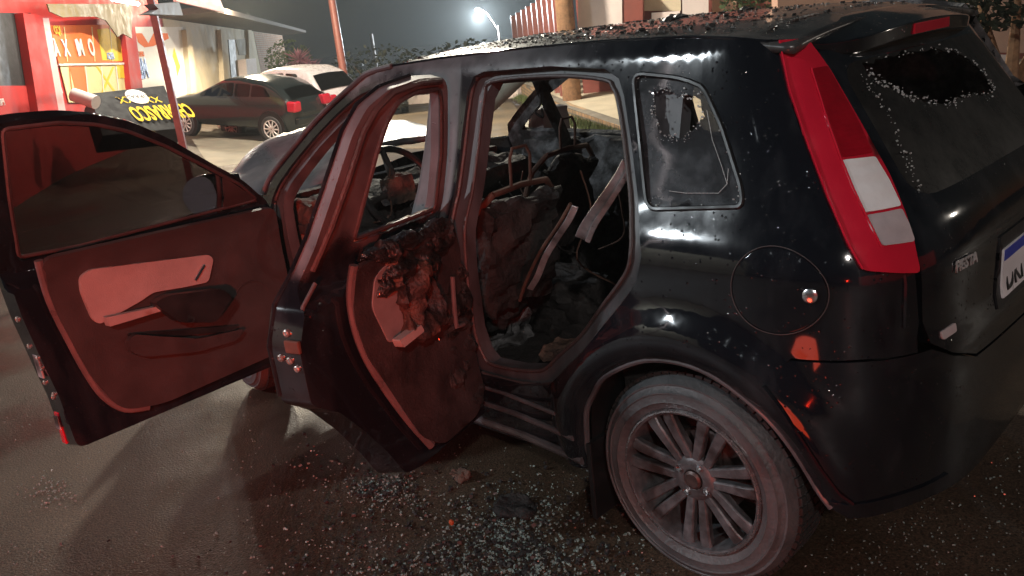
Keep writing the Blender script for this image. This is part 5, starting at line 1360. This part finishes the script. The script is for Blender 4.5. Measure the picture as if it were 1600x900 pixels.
# ---- right-hand side: pavement above a low brick wall, grass, gravel
K = [gg(790, 141), gg(836, 159), gg(894, 187), gg(975, 212)]
K.append(K[-1]+(K[-1]-K[-2])*1.3)
hk = [.40, .34, .24, .16, .12]
def side_of(p): return Vector((ER.x, ER.y, 0))
V = []; F = []
deep = [0, .6, 2, 5, 10, 20, 40]
for p, h in zip(K, hk):
    for t in deep:
        q = p+(ER*.8+ED*.6).normalized()*t; V.append((q.x, q.y, gz(p.x, p.y)+h+.004*t+.02))
nd = len(deep); F = [(i*nd+j, (i+1)*nd+j, (i+1)*nd+j+1, i*nd+j+1) for i in range(len(K)-1) for j in range(nd-1)]
o = MB().add(V, F).build('pavement', 'pavement_mat'); o['kind'] = 'structure'
bm = bmesh.new(); bm.from_mesh(o.data)
bmesh.ops.recalc_face_normals(bm, faces=bm.faces)
if sum(f.normal.z for f in bm.faces) < 0: bmesh.ops.reverse_faces(bm, faces=bm.faces)
bm.to_mesh(o.data); bm.free()
tot = [0]; 
def kerbwall():
    V = []; F = []; n_ = 10; L_ = [0]
    pts_ = []
    for i in range(len(K)-1):
        for j in range(n_): pts_.append((K[i].lerp(K[i+1], j/n_), lerp(hk[i], hk[i+1], j/n_)))
    pts_.append((K[-1], hk[-1])); out = -(ER*.8+ED*.6).normalized()*.10
    us = []; acc = 0
    for i, (p, h) in enumerate(pts_):
        if i: acc += (p-pts_[i-1][0]).length
        g = gz(p.x, p.y); V += [Vector((p.x, p.y, g-.1))+out, Vector((p.x, p.y, g+h))+out, Vector((p.x, p.y, g+h+.024)), Vector((p.x, p.y, g+h+.024))-out*.8]; us += [acc]*4
    for i in range(len(pts_)-1):
        for k in range(3): F.append((4*i+k, 4*i+k+1, 4*i+4+k+1, 4*i+4+k))
    o = mesh('brick_kerb', V, F, 'kerb_brick', smooth=False); uv = o.data.uv_layers.new(name='UVMap')
    for lp_ in o.data.loops: uv.data[lp_.index].uv = (us[lp_.vertex_index], V[lp_.vertex_index].z)
    return tag(o, 'low mossy brick retaining wall along the raised pavement beyond the burnt car', 'wall')
kerbwall()
sheet('gravel', [gg(800, 205), gg(1040, 300), K[-1], gg(836, 161)], 'gravel_mat', kind='stuff', lift=.008)
def grass(name, L, n, wdt, label, seed, hgt=.14):
    rn = random.Random(seed); V = []; F = []
    for _ in range(n):
        i = rn.randrange(len(L)-1); p = L[i].lerp(L[i+1], rn.random()); q = p-(ER*.8+ED*.6).normalized()*(.1+abs(rn.gauss(0, wdt)))
        g = gz(q.x, q.y); a = rn.uniform(0, 6.3); h = hgt*rn.uniform(.4, 1.3); d = Vector((math.cos(a), math.sin(a), 0)); s = Vector((-d.y, d.x, 0))*.008
        b = Vector((q.x, q.y, g)); k = len(V); V += [b-s, b+s, b+d*h*.4+Vector((0, 0, h))]; F.append((k, k+1, k+2))
    return tag(mesh(name, V, F, 'grass_mat', smooth=False), label, 'grass', kind='stuff')
grass('grass', K, 9000, .16, 'strip of grass and weeds at the foot of the brick retaining wall', 5)
# orange trunk/column foot and the colonnade with red bars
cb = gg(893, 146); cb.z += .25
FB0 = gg(1560, 122)
FBv = FB0-cb; FBv.z = 0
R1 = Facade(FB0+ED*.2, ER)
zr = -1.2
rh = empty('salmon_house', R1.P(0, 0, 0), label='salmon rendered house wall across the pavement at upper right', cat='house')
aL = R1.px(1215, 5).x; aRr = R1.px(1900, 60).x
R1.add('wall', [(aL, zr), (aRr, zr), (aRr, 5.), (aL, 5.)], 0, .3, 'salmon_wall', rh, raw=True)
R1.add('white_panel', [(1537, 84), (1583, 86), (1582, 115), (1534, 113)], .05, .05, 'white_wall', rh)
R1.add('plinth', [(1440, 80), (1660, 84), (1655, 122), (1440, 118)], .03, .03, 'maroon_wall', rh)
kids(rh)
R2 = Facade(pt(960, 30, 17.5), (ER-ED*.25).normalized())
ch = empty('colonnade_house', R2.P(0, 0, 0), label='house with white and dark red piers seen just above the burnt car roof', cat='house')
bA, bB = R2.px(893, 40).x, R2.px(1240, 10).x
R2.add('wall', [(bA, zr), (bB, zr), (bB, 5.), (bA, 5.)], -.9, .3, 'maroon_wall', ch, raw=True)
R2.add('pier', [(903, -30), (972, -30), (972, 120), (903, 120)], 0, .5, 'white_wall', ch)
R2.add('pier', [(972, -30), (1004, -30), (1004, 120), (972, 120)], -.03, .5, 'maroon_wall', ch)
R2.add('recess', [(1006, -30), (1064, -30), (1064, 17), (1006, 17)], -.7, .1, 'cream_wall', ch)
R2.add('sill', [(1018, 20), (1062, 17), (1062, 60), (1018, 60)], -.3, .5, 'white_wall', ch)
R2.add('pier', [(1066, -30), (1107, -30), (1107, 100), (1066, 100)], 0, .5, 'white_wall', ch)
R2.add('pier', [(1112, -30), (1150, -30), (1152, 100), (1114, 100)], -.4, .3, 'salmon_wall', ch)
kids(ch)
m_ = pole('orange_column', 893, 142, 884, 0, 17.2, .17, 'bark', 'round orange-lit column standing on the raised pavement', 'column', up=1.5)
# red bar fence receding to the left
A0 = pt(884, 20, 17.6); A1 = pt(804, 34, 38)
fr_ = empty('bar_fence', (A0.x, A0.y, gz(A0.x, A0.y)), label='tall fence of upright red bars receding left from the orange column', cat='fence')
for i in range(10):
    t = i/9; t2 = t/(t+(1-t)*38/17.6); p = A0.lerp(A1, t2); zt = pt(lerp(884, 804, t), lerp(-12, 30, t), lerp(17.6, 38, t2)).z; zt = 1.525+lerp(.75, .65, t)+.0
    g = gz(p.x, p.y); MB().box((p.x-A0.x, p.y-A0.y, (zt+g)/2-fr_.location.z), (.30, .30, zt-g), Matrix.Rotation(YAW, 3, 'Z')).build('bar', 'metal_post', fr_, smooth=False)
lt = empty('glint_lantern', (-.37, 1.55, 0), label='red warning lantern standing on the road beside the rear corner of the burnt car', cat='lantern')  # added lantern, sized to give the bumper its red reflection
MB().lathe([(0, .10), (.12, .10), (.16, .14), (.16, .40), (.12, .47), (0, .48)], (0, 0, 0), (0, 0, 1), 24).build('lantern_lens', 'lantern_glow', lt)
MB().lathe([(.0, .0), (.19, .0), (.18, .05), (.12, .12), (0, .12)], (0, 0, 0), (0, 0, 1), 24).build('base', 'dark_plastic', lt)
# added bulbs standing for distant street lights, placed by their reflections in the paint
sb = empty('reflection_bulbs', (5, 17, 0), label='string of small white bulbs hung high over the far side of the road', cat='string lights')
bp_ = []
for u, v, k in ((1205, 398, 20), (1230, 400, 20), (1249, 405, 20), (1264, 411, 20), (1290, 405, 20), (1318, 416, 20)):
    s_, z_ = hit(u, v); n_0 = nrm(s_, z_); n_0 = n_0 if n_0.y > 0 else -n_0; d = ray(u, v); rf = d-2*d.dot(n_0)*n_0; bp_.append(B(s_, z_)+rf*k)
o0 = Vector((5, 17, 0))
for q_ in bp_: MB().lathe([(0, .11), (.08, .08), (.11, 0), (.08, -.08), (0, -.11)], q_-o0, (0, 0, 1), 12).build('bulb', 'lamp_glow', sb)
MB().tube([q_-o0+Vector((0, 0, .13)) for q_ in bp_], .015, 6).build('cable', 'dark_post', sb)
# tree twigs hanging in at top right
c = pt(1585, -12, 7.0); foliage('street_tree', c, (.85, .85, .28), 1600, 'dark_leaf', 'dark leafy tree branch hanging into the upper right corner', 'tree', 81, .09, trunk=.10)
c = pt(1185, -4, 15.5); foliage('bush', c, (.7, .5, .5), 900, 'leaf', 'small bush above the car roof between the pale piers and salmon wall', 'bush', 82, .12)
# far hills/trees: dark mass closing the street
# unseen red wall added behind the viewer for its reflection in the paint
bw = wallseg('red_reflection_wall', Vector((-13, -9, 0)), Vector((-10.5, 9, 0)), 2.6, .3, 'red_wall', 'red painted boundary wall behind the burnt car', 'wall')
pale = wallseg('mirror_backdrop_wall', Vector((13.5, 4.0, 0)), Vector((7.0, 16.5, 0)), 5.0, .3, 'concrete', 'grey rendered house wall across the road on the driver side', 'wall')  # unseen wall added to be reflected in door mirror and side paint
bc = empty('warning_beacon', (BEACON.x, BEACON.y, 0), label='red warning beacon on a thin stand behind the burnt car', cat='beacon')
MB().tube([(0, 0, 0), (0, 0, BEACON.z-.32)], .03).build('stand', 'dark_post', bc)
MB().lathe([(0, -.20), (.07, -.20), (.075, -.26), (.05, -.32), (0, -.32)], (0, 0, BEACON.z), (0, 0, 1), 20).build('beacon_lens', 'beacon_glow', bc)

# ================================================================ damp smoky air
o = MB().box((0, 0, 0), (1, 1, 1)).build('haze', 'crumb', smooth=False); o.data.materials.clear()
hm = bpy.data.materials.new('haze'); hm.use_nodes = True; n = hm.node_tree; n.nodes.clear()
oo = n.nodes.new('ShaderNodeOutputMaterial'); pv = n.nodes.new('ShaderNodeVolumePrincipled')
pv.inputs['Density'].default_value = .0014; pv.inputs['Color'].default_value = (.85, .92, .95, 1); pv.inputs['Anisotropy'].default_value = .4
n.links.new(pv.outputs[0], oo.inputs['Volume']); o.data.materials.append(hm)
ctr = Vector((CAM.x, CAM.y, 0))+ED*36; o.location = (ctr.x, ctr.y, 3.3); o.scale = (125, 120, 15.4); o.rotation_euler = (0, 0, YAW); o['kind'] = 'stuff'
